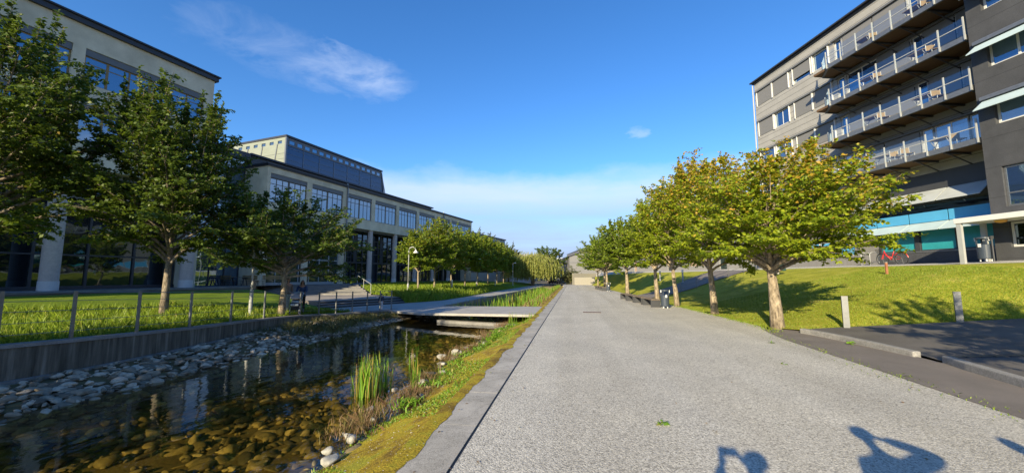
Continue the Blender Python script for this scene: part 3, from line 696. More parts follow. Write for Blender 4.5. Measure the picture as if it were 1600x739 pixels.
mb=MB(); mb.box(10.0,16.8,-.06,-.003,G,3.1); mb.build('plinth',M['darkstone'],rb)
mb=MB(); mb.box(-.1,17,-.12,14.1,19.75,19.88); mb.box(-.25,17.1,-.3,14.2,19.88,19.98); mb.build('roof',M['coping'],rb)
mb=MB(); mb.tube([(-.12,-.08,G),(-.12,-.08,19.7)],.06,8); mb.build('rain_pipe',M['polegrey'],rb)
rr=random.Random(11)
for i,(a,b,z0,z1) in enumerate(wins):
    w=window(rb,a+.01,b-.01,z0+.01,z1-.01,.08,[.5] if i%4 in(1,) else [],[],M['whitef'],M['glassA'],.06,.12)
    if i not in (3,5,8,12,9,14):
        mb=MB(); mb.box(a+.03,b-.03,-.03,-.012,z0+(.0 if rr.random()<.6 else .35),z1-.02); mb.build('screen_blind',M['blindgrey'],w)
    else:
        mb=MB(); mb.box(a+.25,a+.75,.13,.135,z0+.08,z1-.4); mb.build('curtain',M['curt'],w)
    for q in (a,b-.01): mb=MB(); mb.box(q-.02,q+.03,-.09,.0,z0-.05,z1+.05); mb.build('blind_rail',M['whitef'],w)
for z0,z1 in rows:
    mb=MB(); mb.box(.15,7.95,-.14,-.003,z1+.02,z1+.15); mb.build('blind_head',M['box'],rb)
for a,b,z0,z1 in doors:
    w=window(rb,a+.01,b-.01,z0,z1-.01,.1,[.5] if b-a>1.5 else [],[],M['whitef'],M['glassA'],.06,.1)
    if b-a>1.2 and rr.random()<.95:
        mb=MB(); mb.box(a+.03,b-.03,-.03,-.012,z0+(.05 if rr.random()<.85 else .6),z1-.02); mb.build('screen_blind',M['blindgrey'],w)
for zb_,(z0,z1) in zip(slabs,rows):
    mb=MB(); mb.box(8.1,16.7,-.16,-.035,z1+.0,z1+.13); mb.build('blind_head',M['box'],rb)
    bx0,bx1=9.17,16.72; yf=-1.7
    mb=MB(); mb.box(bx0-1.2,bx1,yf+.14,-.003,zb_+.06,zb_+.22); sl=mb.build('balcony',M['soffit'],rb)
    mb=MB(); mb.box(bx0-.0,bx1,yf,yf+.13,zb_,zb_+.27); mb.box(bx0-1.2,bx0-1.08,yf+.8,-.004,zb_,zb_+.27); mb.bar((bx0-1.14,yf+.8,zb_+.135),(bx0,yf+.07,zb_+.135),.12,.27); mb.build('edge_beam',M['galv'],sl)
    for k in range(6):
        mb=MB(); x=bx0+.2+k*1.45; mb.tube([(x,-.02,zb_-.55),(x,-.6,zb_-.32),(x,yf+.3,zb_-.02)],.035,6); mb.box(x-.04,x+.04,yf+.15,-.02,zb_-.05,zb_+.05)
        mb.build('bracket',M['dkgrey'],sl)
    mb=MB(); 
    nP=8
    for k in range(nP): x=bx0+.03+(bx1-bx0-.06)*k/(nP-1); mb.box(x-.028,x+.028,yf-.05,yf+.0,zb_+.02,zb_+1.22)
    mb.box(bx0-1.17,bx0-1.12,yf+.8,yf+.85,zb_+.2,zb_+1.2)
    mb.box(bx0,bx1,yf-.035,yf-.005,zb_+.78,zb_+.82); 
    mb.build('railing',M['polegrey'],sl)
    mb=MB(); mb.box(bx0+.04,bx1-.04,yf-.028,yf-.014,zb_+.30,zb_+1.16); mb.bar((bx0-1.14,yf+.82,zb_+.72),(bx0,yf-.02,zb_+.72),.012,.88); mb.box(bx1-.03,bx1-.015,yf,-.05,zb_+.3,zb_+1.16); mb.build('rail_glass',M['railglass'],sl)
# lower floor bands
px=[8.2,10.15,12.05,14.0,15.95]
for a,b in zip(px[:-1],px[1:]):
    for nm,m,P in (('upper_awning',M['awnpale2'],[(-.02,6.62),(-.85,5.90),(-.85,5.86),(-.02,6.57)]),('lower_awning',M['awnpale'],[(-.12,4.80),(-.85,4.32),(-.85,4.28),(-.12,4.75)])):
        mb=MB(); mb.slab(P,a+.03,b-.03); mb.build(nm,m,rb)
    mb=MB(); mb.box(a+.03,b-.03,-.16,-.13,4.82,5.40); mb.build('blue_awning',M['awnblue'],rb)
mb=MB(); mb.box(10.1,16.4,.1,.14,5.42,5.85); mb.build('strip_window',M['glassB'],rb)
for a,b in ((10.1,12.1),(12.35,14.1),(14.3,16.4)): window(rb,a,b,3.2,4.7,.06,[],[],M['dkgrey'],M['teal'],.06,.08)
mb=MB(); mb.box(10.0,16.5,-.09,.05,3.1,3.19); mb.build('sill',M['galv'],rb)
for a,b in ((.6,2.4),(3.0,5.6),(5.7,8.4)): window(rb,a,b,3.15,4.2,.05,[],[],M['whitef'],M['awnblue'] if a<5 else M['awnblue'],.05,.08)
# ---- dark tower
tx=16.8
tw=empty('dark_stone_tower',r2w(tx,-1.7)+(0,),AR,'dark grey stone clad tower with pale awnings at the right edge','building')
ops=[]; wz=[(14.45,15.75),(11.6,12.85),(8.8,10.05)]; wx=[(.58,2.75),(5.0,7.2),(9.4,11.6)]
for a,b in wx:
    for z in wz+[(17.3,18.6)]: ops.append((a,b)+z)
    ops.append((a-.02,b+.4,4.9,6.78))
ops.append((.55,3.1,3.05,4.2))
mb=MB(); facade(mb,0,14,G-.6,21.5,ops,0,.45); mb.box(0,.45,.45,12,G-.6,21.5); mb.box(.45,14,11.6,12,G-.6,21.5); mb.box(13.6,14,.45,11.6,G-.6,21.5); mb.build('wall',M['darkstone'],tw)
mb=MB(); mb.box(-.1,14.1,-.12,12.1,21.5,21.7); mb.build('roof',M['coping'],tw)
for a,b in wx:
    for z0,z1 in wz+[(17.3,18.6)]:
        w=window(tw,a+.01,b-.01,z0+.01,z1-.01,.16,[.45],[],M['whitef'],M['glassA'],.09,.16)
        mb=MB(); mb.box(a+.25,a+.55,.335,.345,z0+.1,z1-.3); mb.build('curtain',M['curt'],w)
        mb=MB(); mb.slab([(-.02,z1+.02),(-.62,z1-.48),(-.62,z1-.52),(-.02,z1-.03)],a-.35,b+.35); mb.build('awning',M['awnpale'],tw)
        mb=MB(); mb.box(a-.38,b+.38,-.16,-.003,z1+.03,z1+.2); mb.build('awning_box',M['galv'],tw)
    w=window(tw,a-.01,b+.39,4.91,6.77,.10,[],[.33],M['galv'],M['glassA'],.08,.16)
    mb=MB(); mb.box(a+.06,b+.3,.12,.14,5.58,6.70); mb.build('cloth_blind',M['awnpale'],w)
window(tw,.56,3.09,3.06,4.19,.12,[.3],[],M['whitef'],M['glassB'],.09,.16)
cn=empty('entrance_canopy',r2w(16.35,-3.1)+(0,),AR,'white canopy on grey posts over the entrance at the foot of the dark tower','canopy')
mb=MB(); mb.box(0,8,0,1.38,4.22,4.46); mb.build('canopy_roof',M['whitef'],cn,bevel=.01)
for x,y in ((.14,.1),(.25,1.2),(4.6,.1)):
    mb=MB(); mb.box(x-.09,x+.09,y-.06,y+.06,G-.3,4.22); mb.build('post',M['polegrey'],cn)
mb=MB(); mb.lathe([(.05,-.12),(.17,-.09),(.2,-.02),(.2,0)],(1.35,.5,4.219),20); o=mb.build('lamp_shade',mat('amber_globe',(.75,.40,.10),.4,.05),cn,smooth=True)
# ---- far buildings
hall=empty('grey_hall',(0,0,0),0,'long grey clad hall with a pitched end wall behind the far right trees','hall')
a=np.array(c2w(13.9,93)); b=np.array(c2w(34,93)); dx=(b-a)/np.linalg.norm(b-a); dy=np.array((-dx[1],dx[0]))
def hp(u,v): return a+dx*u+dy*v
hall.location=(a[0],a[1],0); hall.rotation_euler=(0,0,math.atan2(dx[1],dx[0]))
mb=MB(); prof=[(0,0),(34,0),(34,7),(17,13.2),(5.2,8.9),(5.0,8.0),(0,6.3)]
n=len(prof); mb.add([(u,0,z) for u,z in prof]+[(u,40,z) for u,z in prof],[tuple(range(n)),tuple(range(2*n-1,n-1,-1))]+[(i,n+i,n+(i+1)%n,(i+1)%n) for i in range(n)]); mb.build('wall',mat('hall_cladding',(.185,.185,.19),.7,.06,1.,stretch=(9,1,.2)),hall)
mb=MB()
for (u0,z0),(u1,z1) in (((-.2,6.38),(5.1,8.15)),((5.1,9.0),(17,13.35)),((17,13.35),(34.3,7.1))):
    mb.add([(u0,-.15,z0-.1),(u1,-.15,z1-.1),(u1,40.2,z1-.1),(u0,40.2,z0-.1),(u0,-.15,z0+.18),(u1,-.15,z1+.18),(u1,40.2,z1+.18),(u0,40.2,z0+.18)],[(0,3,2,1),(4,5,6,7),(0,1,5,4),(1,2,6,5),(2,3,7,6),(3,0,4,7)])
mb.build('roof',M['coping'],hall)
mb=MB(); mb.box(.05,30,-.05,-.003,4.9,5.05); mb.build('flashing',M['galv'],hall)
# low wing right of it, along the terrace
lw=empty('low_grey_wing',r2w(-44,4)+(0,),AR,'low grey clad building with dark doors behind the row of right trees','building')
mb=MB(); ops=[(4,5.2,2.4,4.6),(12,14,2.4,4.7),(17.5,18.6,2.4,4.7),(24,28,3.1,4.6),(31,32.4,2.4,4.7),(36,40,3.2,4.6)]
facade(mb,0,43.5,2.3,7.2,ops,0,.3); mb.box(0,43.5,.3,12,6.8,7.2); mb.build('wall',mat('wing_cladding',(.27,.265,.255),.75,.07,1.,stretch=(8,1,.3)),lw)
mb=MB(); mb.box(-.2,43.7,-.2,12.2,7.2,7.4); mb.build('roof',M['coping'],lw)
for k,(a,b,z0,z1) in enumerate(ops):
    mb=MB(); mb.box(a,b,.12,.18,z0,z1); mb.build('door' if z0<3 else 'window',[mat('beige_door',(.42,.30,.2),.6,.1),M['glassG'],M['dkgrey']][k%3],lw)
# white building with lettering far away
wb=empty('white_far_building',c2w(6,175)+(0,),math.atan2(SN,CS),'white building with pale lettering on its wall at the far end of the path','building')
mb=MB(); mb.box(0,26,0,20,3.2,9.9); mb.build('upper_wall',mat('white_render',(.62,.66,.66),.6,.05,.5),wb)
mb=MB(); mb.box(.05,26,.05,19.9,0,3.2); mb.build('lower_wall',mat('grey_base',(.33,.34,.36),.7,.08,.5,stretch=(6,1,1)),wb)
cu=bpy.data.curves.new('lettering','FONT'); cu.body='Oppet'; cu.size=4.2; cu.extrude=.1; cu.align_x='LEFT'
cu.materials.append(mat('white_letter',(.9,.9,.9),.5,.02)); lt0=bpy.data.objects.new('lettering_source',cu); me_=bpy.data.meshes.new_from_object(lt0); bpy.data.objects.remove(lt0); lt=bpy.data.objects.new('lettering',me_); COL.objects.link(lt); lt.parent=wb; lt.location=(14.7,-.12,4.6); lt.rotation_euler=(R(90),0,0)
mb=MB()
# far left glass roofed building & pale wall
fb=empty('far_glass_building',c2w(-12.5,104)+(0,),R(78),'far building with a thin dark roof edge beyond the long wing on the left','building')
mb=MB(); mb.box(0,28,0,14,.6,13.6); mb.build('wall',M['lightclad'],fb)
mb=MB(); mb.box(0,28,-.1,-.01,10.5,13.4); mb.build('window_band',M['glassG'],fb)
mb=MB(); mb.box(-.3,28.3,-.4,14.3,13.6,14.0); mb.build('roof',M['coping'],fb)
w2=empty('pale_far_block',c2w(-2.0,160)+(0,),math.atan2(SN,CS),'pale block just showing between the left trees and the willow','building')
mb=MB(); mb.box(0,4.5,0,12,0,11); mb.build('wall',mat('pale_block',(.6,.6,.58),.6,.05),w2)
mb=MB(); mb.box(4.5,16,1,12,0,10.8); mb.build('side_wall',mat('grey_block',(.36,.36,.36),.6,.05),w2)
mb=MB(); mb.box(-.1,4.6,-.1,12.1,11,11.2); mb.build('roof',M['galv'],w2)
def lowwall(name,p,q,h,z0,label,m,th_=.3,cat='low wall'):
    p=np.array(p);q=np.array(q);L_=np.linalg.norm(q-p); o=empty(name,(p[0],p[1],z0),math.atan2(q[1]-p[1],q[0]-p[0])); tag(o,label,cat)
    mb=MB(); mb.box(0,L_,0,th_,0,h); mb.build('wall',m,o); mb=MB(); mb.box(-.02,L_+.02,-.03,th_+.03,h,h+.06); mb.build('coping',M['conc'],o)
palew=mat('pale_wall',(.52,.50,.46),.8,.06,1.)
lowwall('garden_wall',c2w(-13.5,92),c2w(2,100),2.1,-.1,'long pale grey wall behind the willow trunk',palew)
lowwall('garden_wall',c2w(12.2,77),c2w(22,82),2.2,.0,'cream wall at the foot of the grey hall',mat('cream_wall',(.26,.245,.20),.8,.05))
lowwall('garden_wall',c2w(12.2,75.5),c2w(16.0,74.5),1.4,.0,'short cream block wall at the far end of the gravel path',mat('cream_wall_b',(.27,.255,.215),.8,.05))
lowwall('garden_wall',l2w(46.5,2),l2w(75,-2),2.4,.0,'white wall beyond the long wing behind the small left trees',mat('white_wall',(.6,.6,.6),.8,.05))
# ------------------------------------------------------------------ plants
def nrm(a): return a/(np.linalg.norm(a,axis=-1,keepdims=True)+1e-9)
class Leaves:
    def __init__(s,r): s.P=[];s.U=[];s.S=[];s.T=[];s.r=r
    def add(s,P,U,S,T): s.P.append(P);s.U.append(U);s.S.append(S);s.T.append(T)
    def twig(s,a,b,n,ls,aut,droop=.35,spread=1.,curl=0.):
        r=s.r; t=(np.arange(n)+r.random(n))/n; a=np.array(a);b=np.array(b); P=a+(b-a)*t[:,None]; d=nrm(b-a)
        P[:,2]-=curl*t**2*np.linalg.norm(b-a)
        side=np.cross(d,[0,0,1.]); side=nrm(side) if np.linalg.norm(side)>.05 else np.array([1.,0,0])
        sg=np.where(np.arange(n)%2==0,1.,-1.)
        U=d*.45+side*sg[:,None]*spread+r.normal(size=(n,3))*.38; U[:,2]-=droop
        s.add(P+r.normal(size=(n,3))*.02,nrm(U),ls*(.65+.6*r.random(n)),np.stack([r.random(n),(r.random(n)<aut)*(.35+.65*r.random(n))],1))
    def mesh(s,name,m,par,wr=.34,tilt=.95):
        P=np.concatenate(s.P);U=np.concatenate(s.U);S=np.concatenate(s.S)[:,None];T=np.concatenate(s.T); n=len(P)
        up=np.tile([0,0,1.],(n,1))+s.r.normal(size=(n,3))*tilt; W=nrm(np.cross(U,up)); Nn=nrm(np.cross(W,U))
        V=np.stack([P,P+U*S*.45+W*S*wr+Nn*S*.06,P+U*S-Nn*S*.08,P+U*S*.45-W*S*wr+Nn*S*.06],1).reshape(-1,3)
        F=np.arange(4*n).reshape(n,4); C=np.zeros((n,4,4)); C[:,:,0]=T[:,None,0];C[:,:,1]=T[:,None,1];C[...,3]=1
        return npmesh(name,V,F,m,par,attr=C.reshape(-1,4))
def make_tree(loc,H,Rr,th,tr,seed,lm,bm,label,limbs=26,secs=10,ls=.10,lps=12,aut=.0,shoots=10,lean=(0,0),wide=.42,off=(0,0),group=None,cat='tree',name='broadleaf_tree',flat=.25,sz=(1,1)):
    r=np.random.default_rng(seed); root=empty(name,loc,0,label,cat,group)
    tb=MB(); lv=Leaves(r)
    nT=7; tp=[]; hT=th+.55*(H-th)
    for i in range(nT):
        t=i/(nT-1); tp.append(np.array([lean[0]*t*hT+.06*math.sin(3*t+seed)*t,lean[1]*t*hT+.06*math.cos(2.3*t+seed)*t,hT*t-.15*(i==0)]))
    rad=[tr*(1.22 if i==0 else 1)*(1-.72*(i/(nT-1))) for i in range(nT)]; rad[1]=max(rad[1],tr*.95)
    tb.tube(tp,rad,12)
    def tpt(z):
        return np.array([np.interp(z,[p[2] for p in tp],[p[k] for p in tp]) for k in range(2)]+[z])
    ga=2.39996
    for i in range(limbs):
        f=(i+.5)/limbs; az=i*ga+r.normal()*.25
        t=f**.85                                    # height fraction of tip
        tz=th+(H-th)*(.02+.93*t)+r.normal()*.15
        env=math.sqrt(max(.02,1-((t-wide)/(1.02-wide))**2)) if t>wide else (.72+.28*t/wide)
        rr=Rr*env*(.82+.3*r.random())
        tip=np.array([math.cos(az)*rr*sz[0]+off[0]*t**.5,math.sin(az)*rr*sz[1]+off[1]*t**.5,tz])
        z0=th*(.92)+(hT-th)*.8*f; a=tpt(z0)
        c=a+(tip-a)*np.array([.55,.55,.62 if t<.4 else .35])+np.array([0,0,.12*(H-th)*(1-t)])
        nb=7; q=[a*(1-u)**2+2*c*u*(1-u)+tip*u*u for u in np.linspace(0,1,nb)]
        lr=tr*(.42-.2*f); tb.tube(q,[lr*(1-.86*u)+.006 for u in np.linspace(0,1,nb)],6,cap=False)
        Ll=np.linalg.norm(tip-a)
        for k in range(secs):
            u=.26+.74*(k+.6*r.random())/secs; p=a*(1-u)**2+2*c*u*(1-u)+tip*u*u
            d=nrm(2*(1-u)*(c-a)+2*u*(tip-c)); side=nrm(np.cross(d,[0,0,1.])+1e-6)*(1 if k%2 else -1)
            sd=nrm(d*(.6+.5*u)+side*(1.05-.5*u)+np.array([0,0,.28-.05*flat])+r.normal(size=3)*np.array([.2,.2,.22])); 
            sl=Ll*(.34-.16*u)*(.7+.6*r.random())+.22; e=p+sd*sl
            hf=(p[2]-th)/(H-th); au=aut*max(0.,(hf-.25))*1.6*(.4+.9*u) if aut>0 else .02
            tb.tube([p,(p+e)/2+np.array([0,0,.03]),e],[.012+.008*(1-u),.009,.003],4,cap=False)
            lv.twig(p,e,int(lps*1.2*sl/.6)+4,ls,au,curl=.12)
            for w in range(3):
                v=.25+.7*(w+r.random())/3; pp=p+(e-p)*v; ss=nrm(np.cross(sd,[0,0,1.])+1e-6)*(1 if w%2 else -1)
                td=nrm(sd*.7+ss*.9+r.normal(size=3)*np.array([.3,.3,.25])); tl=sl*(.5-.2*v)*(.7+.6*r.random())+.1
                lv.twig(pp,pp+td*tl,int(lps*tl/.5)+4,ls,au,curl=.18)
    for i in range(shoots):
        az=r.random()*6.3; q=Rr*.62*math.sqrt(r.random()); t0=.60+.3*(1-q/Rr); b=np.array([math.cos(az)*q+off[0]*.8,math.sin(az)*q+off[1]*.8,th+(H-th)*t0*.92])
        e=b+np.array([math.cos(az)*.25*r.random(),math.sin(az)*.25*r.random(),1.])*(H-th)*(.15+.19*r.random())
        tb.tube([b-np.array([0,0,.5]),(b+e)/2,e],[.016,.01,.003],4,cap=False)
        for w in range(3): lv.twig(b+(e-b)*.0,e,int(lps*2.),ls,aut*.9+.04,droop=.1,spread=.9)
        for w in range(10):
            v=.05+.85*r.random(); pp=b+(e-b)*v; dd=nrm(r.normal(size=3)*np.array([1,1,.5])+np.array([0,0,.5])); lv.twig(pp,pp+dd*.26*(1.15-v),int(lps*.8),ls,aut*.9+.04)
    tb.build('trunk',bm,root,smooth=True); lv.mesh('crown',lm,root); return root
# left near trees
make_tree((-18.6,9.0,.38),9.9,3.4,2.3,.19,11,M['leaf_l'],M['bark'],'big dark green tree cut off by the left edge of the picture',limbs=42,secs=11,ls=.125,lps=19,shoots=30,group='trees on the left lawn')
make_tree((-14.9,12.15,.20),8.8,2.45,2.0,.125,12,M['leaf_l'],M['bark'],'tall dense tree second from the left, trunk behind the wire fence',limbs=40,secs=11,ls=.12,lps=18,off=(-.35,0),shoots=26,group='trees on the left lawn',wide=.34)
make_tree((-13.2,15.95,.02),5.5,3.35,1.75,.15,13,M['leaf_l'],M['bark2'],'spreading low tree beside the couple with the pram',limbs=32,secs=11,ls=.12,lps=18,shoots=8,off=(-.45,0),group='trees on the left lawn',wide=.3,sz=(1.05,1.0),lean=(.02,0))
for (x,y,hh,rr_,sd) in ((-13.9,2.9,7,2.2,14),(-13.9,-3.,7.2,2.4,16),(-14.3,-9.5,8,2.8,15)):  # unseen trees added so their shade falls on the wall and stone bank
    make_tree((x,y,.4),hh,rr_,2.2,.18,sd,M['leaf_l'],M['bark'],'unseen tree added to shade the canal wall and stones, %s the viewer'%{14:'just left of',16:'a little behind',15:'farthest behind'}[sd],limbs=24,secs=9,ls=.16,lps=10,shoots=6,group='trees on the left lawn')
# right row
RT=[((6.75,14.35),5.95,2.8,1.95,.19,21,'large turning tree nearest on the right, thick pale trunk beside the first bollard',dict(limbs=40,secs=12,ls=.12,lps=17,aut=.5,shoots=12,wide=.30,sz=(1.0,1.0),off=(.5,0),lean=(-.045,.0))),
 ((6.4,19.1),7.5,2.25,2.1,.15,22,'second tree of the right row, orange tinted crown',dict(limbs=36,secs=11,ls=.125,lps=15,aut=.6,shoots=16,wide=.5,lean=(-.05,0))),
 ((5.95,23.8),7.3,1.95,2.2,.14,23,'third tree of the right row, leaning slim trunk beside the litter bin',dict(limbs=30,secs=10,ls=.135,lps=13,aut=.25,shoots=18,wide=.62,lean=(-.07,0))),
 ((5.65,27.6),7.1,1.95,2.2,.15,24,'fourth tree of the right row, behind the black slab benches',dict(limbs=28,secs=10,ls=.145,lps=12,aut=.06,shoots=18,wide=.62,lean=(-.05,0))),
 ((5.0,37.4),7.0,2.4,2.4,.17,25,'fifth tree of the right row, just past the branch path',dict(limbs=30,secs=10,ls=.18,lps=12,aut=.06,shoots=16,wide=.58,lean=(-.03,0))),
 ((4.25,50.5),7.2,3.4,2.3,.16,26,'sixth tree of the right row by the far benches',dict(limbs=26,secs=9,ls=.18,lps=9,aut=.02,shoots=6,lean=(-.03,0))),
 ((4.6,59),6.9,3.4,2.3,.14,27,'seventh tree of the right row, small in the distance',dict(limbs=24,secs=8,ls=.2,lps=8,aut=.0,shoots=5)),
 ((4.1,66),7.0,3.4,2.3,.13,28,'last tree of the right row next to the grey hall',dict(limbs=24,secs=8,ls=.22,lps=7,aut=.0,shoots=5))]
for (x,y),h,rr_,th,tr,sd,lab,kw in RT:
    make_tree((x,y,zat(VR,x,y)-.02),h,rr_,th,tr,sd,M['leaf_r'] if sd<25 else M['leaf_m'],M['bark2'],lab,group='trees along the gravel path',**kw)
for (x,y,sd) in ((8.3,1.2,31),(8.8,-6.5,32)):
    make_tree((x,y,.05),6.2,3.2,2.2,.18,sd,M['leaf_r'],M['bark2'],'tree of the right row behind the viewer, %s one'%('nearer' if sd==31 else 'farther'),limbs=24,secs=9,ls=.15,lps=9,aut=.3,group='trees along the gravel path')
# left far row
LT=[(-14.3,34.3,5.6,2.2,'smallest yellowish tree right of the gooseneck lamp'),(-13.9,37.5,7.2,2.6,'second tree of the far left row, fuller crown than the first'),(-14.1,43.5,7.4,2.9,'third tree of the far left row'),(-14.0,49,7.2,2.8,'fourth tree of the far left row, shaded trunk'),(-13.8,55,7.3,2.9,'fifth tree of the far left row'),(-13.6,61,7.4,2.9,'sixth tree of the far left row, bright crown'),(-13.3,67,7.2,2.9,'seventh tree of the far left row'),(-13.2,73,7.0,2.9,'last tree of the far left row before the willow')]
for i,(x,y,h,rr_,lab) in enumerate(LT):
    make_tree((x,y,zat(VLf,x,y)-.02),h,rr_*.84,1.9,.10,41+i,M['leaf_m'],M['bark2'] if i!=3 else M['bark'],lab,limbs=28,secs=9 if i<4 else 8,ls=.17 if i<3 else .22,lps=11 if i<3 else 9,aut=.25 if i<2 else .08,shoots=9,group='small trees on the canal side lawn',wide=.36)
# background trees
for (x,d,h,rr_,sd,lm,lab) in ((-8.0,99,13.0,5.0,61,'leaf_d','tall dull brownish tree rising behind the far left row, left one'),(-2.8,112,11.8,4.5,62,'leaf_d','dull green tree top right of the taller brownish tree'),(-.8,86,7.6,3.3,63,'leaf_d','greyish loose tree directly left of the willow'),(9.0,96,9.0,4.5,64,'leaf_l','dark green tree behind the right shoulder of the willow'),(-6.5,92,7.2,3.6,65,'leaf_d','shaded round tree in the gap behind the far left row')):
    p=c2w(x,d); make_tree((p[0],p[1],.1),h,rr_,h*.22,.2,sd,M[lm],M['bark'],lab,limbs=26,secs=8,ls=.30,lps=8,shoots=6,wide=.45,group='background trees')
def willow(loc,H,Rr,seed,label):
    r=np.random.default_rng(seed); root=empty('weeping_willow',loc,0,label,'willow tree'); tb=MB(); lv=Leaves(r)
    tb.tube([(0,0,-.2),(.1,0,1.2),(0,.1,2.6)],[.42,.34,.26],12)
    for i in range(90):
        az=i*2.4+r.normal()*.2; f=(i+.5)/90; q=Rr*math.sqrt(f)*(.9+.15*r.random()); top=H*(1-.42*f**1.3)*(.93+.12*r.random())
        tip=np.array([math.cos(az)*q,math.sin(az)*q,top]); a=np.array([0,0,2.2]); c=(a+tip)/2+np.array([0,0,.8])
        pts=[a*(1-u)**2+2*c*u*(1-u)+tip*u*u for u in np.linspace(0,1,6)]; tb.tube(pts,[.09,.07,.05,.035,.02,.01],5,cap=False)
        for k in range(15):
            u=.45+.55*r.random(); p=a*(1-u)**2+2*c*u*(1-u)+tip*u*u+r.normal(size=3)*np.array([.35,.35,.2])
            out=nrm(np.array([p[0],p[1],0]))*(.35+.5*r.random()); e=np.array([p[0]+out[0],p[1]+out[1],max(.7+r.random()*1.2,p[2]-1.6-2.6*r.random())])
            m_=p+(e-p)*np.array([.8,.8,.25]); lv.twig(p,m_,12,.26,.12,droop=.7,spread=.4); lv.twig(m_,e,26,.26,.12,droop=1.1,spread=.35)
    tb.build('trunk',M['bark2'],root,smooth=True); lv.mesh('crown',M['leaf_w'],root,wr=.2,tilt=1.)
p=c2w(4.2,79); willow((p[0],p[1],.0),6.7,6.3,71,'big weeping willow with hanging yellow green curtains at the end of the canal')
def bush(loc,rx,ry,h,seed,lm,label,n=5000,ls=.12,cat='bush',group=None,name='bush'):
    r=np.random.default_rng(seed); root=empty(name,loc,0,label,cat,group); tb=MB(); lv=Leaves(r)
    for i in range(26):
        az=i*2.4; q=math.sqrt((i+.5)/26); tip=np.array([math.cos(az)*q*rx,math.sin(az)*q*ry,h*(1-.55*q**2)*(.8+.35*r.random())])
        tb.tube([(0,0,0),tip*np.array([.4,.4,.6]),tip],[.03,.02,.006],5,cap=False)
        for k in range(max(4,n//26//14)):
            u=.3+.7*r.random(); p=tip*u+r.normal(size=3)*.1*h; p[2]=max(.05,p[2]); d=nrm(r.normal(size=3)+np.array([0,0,.4])); lv.twig(p,p+d*h*.22,14,ls,.12)
    tb.build('stems',M['bark'],root); lv.mesh('foliage',lm,root); return root
p=c2w(12.3,82); bush((p[0],p[1],.0),3.1,2.6,3.3,81,M['leaf_d'],'dark rounded shrub between the willow and the grey hall',5200,.25)
# ---- grass and ground cover (uncountable)
def blades(name,P,h,w,m,seed,lean=.35,aut=.1,kind='stuff'):
    r=np.random.default_rng(seed); n=len(P); P=np.asarray(P,float); az=r.random(n)*6.283; hh=h*(.5+.8*r.random(n)); ww=w*(.6+.8*r.random(n))
    sd=np.stack([np.cos(az),np.sin(az),np.zeros(n)],1)*ww[:,None]; ln=r.normal(size=(n,2))*lean*hh[:,None]
    top=P+np.concatenate([ln,hh[:,None]],1); mid=P+np.concatenate([ln*.3,hh[:,None]*.55],1)
    V=np.stack([P-sd,P+sd,mid+sd*.8,top,mid-sd*.8],1).reshape(-1,3); F=np.arange(5*n).reshape(n,5)
    C=np.zeros((n,5,4)); C[:,:,0]=r.random(n)[:,None]; C[:,:,1]=((r.random(n)<aut)*r.random(n))[:,None]; C[...,3]=1
    o=npmesh(name,V,F,m,attr=C.reshape(-1,4)); 
    if kind: tag(o,kind=kind)
    return o
def onstrip(V,nv,n,r,cond=None,jit=.15):
    out=[]; 
    while sum(map(len,out))<n:
        i=r.integers(0,len(V)-nv-2,n); j=i+r.choice([1,nv,nv+1],n); t=r.random((n,1)); k=i+r.choice([1,nv],n); s=r.random((n,1))*.5
        Q=V[i]*(1-t)*(1-s)+V[j]*t*(1-s)+V[k]*s
        ok=np.linalg.norm(V[i]-V[j],axis=1)<3
        if cond is not None: ok&=cond(Q)
        out.append(Q[ok])
    return np.concatenate(out)[:n]
r_=np.random.default_rng(5)
def vdens(Q): return np.hypot(Q[:,0],Q[:,1])<23
blades('lawn_grass',onstrip(VLl,50,60000,r_,lambda Q:(Q[:,1]>3)&vdens(Q)),.10,.006,M['grass'],1)
blades('lawn_grass',onstrip(VLl,50,5000,r_,lambda Q:(Q[:,1]>5)&vdens(Q)),.24,.012,M['grass'],2)
blades('lawn_grass',onstrip(VLf,36,26000,r_,lambda Q:(Q[:,1]<60)),.20,.02,M['grass'],3)
blades('lawn_grass',onstrip(VLf,36,5000,r_,lambda Q:(Q[:,1]<45)&(Q[:,0]>-14.5)),.5,.03,M['grass'],33)
blades('lawn_grass',onstrip(VR,60,60000,r_,lambda Q:(Q[:,1]<24)&(Q[:,1]>12)&(Q[:,0]<17)),.045,.006,M['grass'],4,aut=.3)
# path edge tufts
P=[]
for (x,y) in [(6.2,13),(6.4,15),(6.1,20),(5.75,27),(5.2,37)]: pass
for k in range(2600):
    y=r_.uniform(13.2,40); x=np.interp(y,[p[1] for p in ge],[p[0] for p in ge])+r_.normal()*.12; P.append((x,y,.0))
blades('edge_grass',P,.06,.008,M['grass'],6)
# moss slope plants
cond=lambda Q:(Q[:,1]>2)&(Q[:,1]<22)
blades('moss_cover',onstrip(VM,22,15000,r_,lambda Q:cond(Q)&(np.sin(Q[:,0]*3+Q[:,1]*1.1)+np.sin(Q[:,1]*2.3)>-.2)),.035,.009,M['reed'],7,lean=.9,aut=.5)
def clumps(cs,n,s,r):
    out=[]
    for c in cs: out.append(np.array(c)+r.normal(size=(n,3))*np.array([s,s*1.3,.0]))
    return np.concatenate(out)
cs=[(-3.35+edge_wob(y)*.45+r_.normal()*.1,y,-.60) for y in r_.uniform(5.5,21,34)]
blades('dry_shore_weeds',clumps(cs,120,.17,r_),.17,.0035,M['dry'],8,lean=.5,aut=.3)
cs=[(-2.9+edge_wob(y)*.3+r_.normal()*.1,y,-.50) for y in r_.uniform(6.5,21,26)]
blades('green_shore_weeds',clumps(cs,60,.13,r_),.09,.011,M['reed'],9,lean=.7)
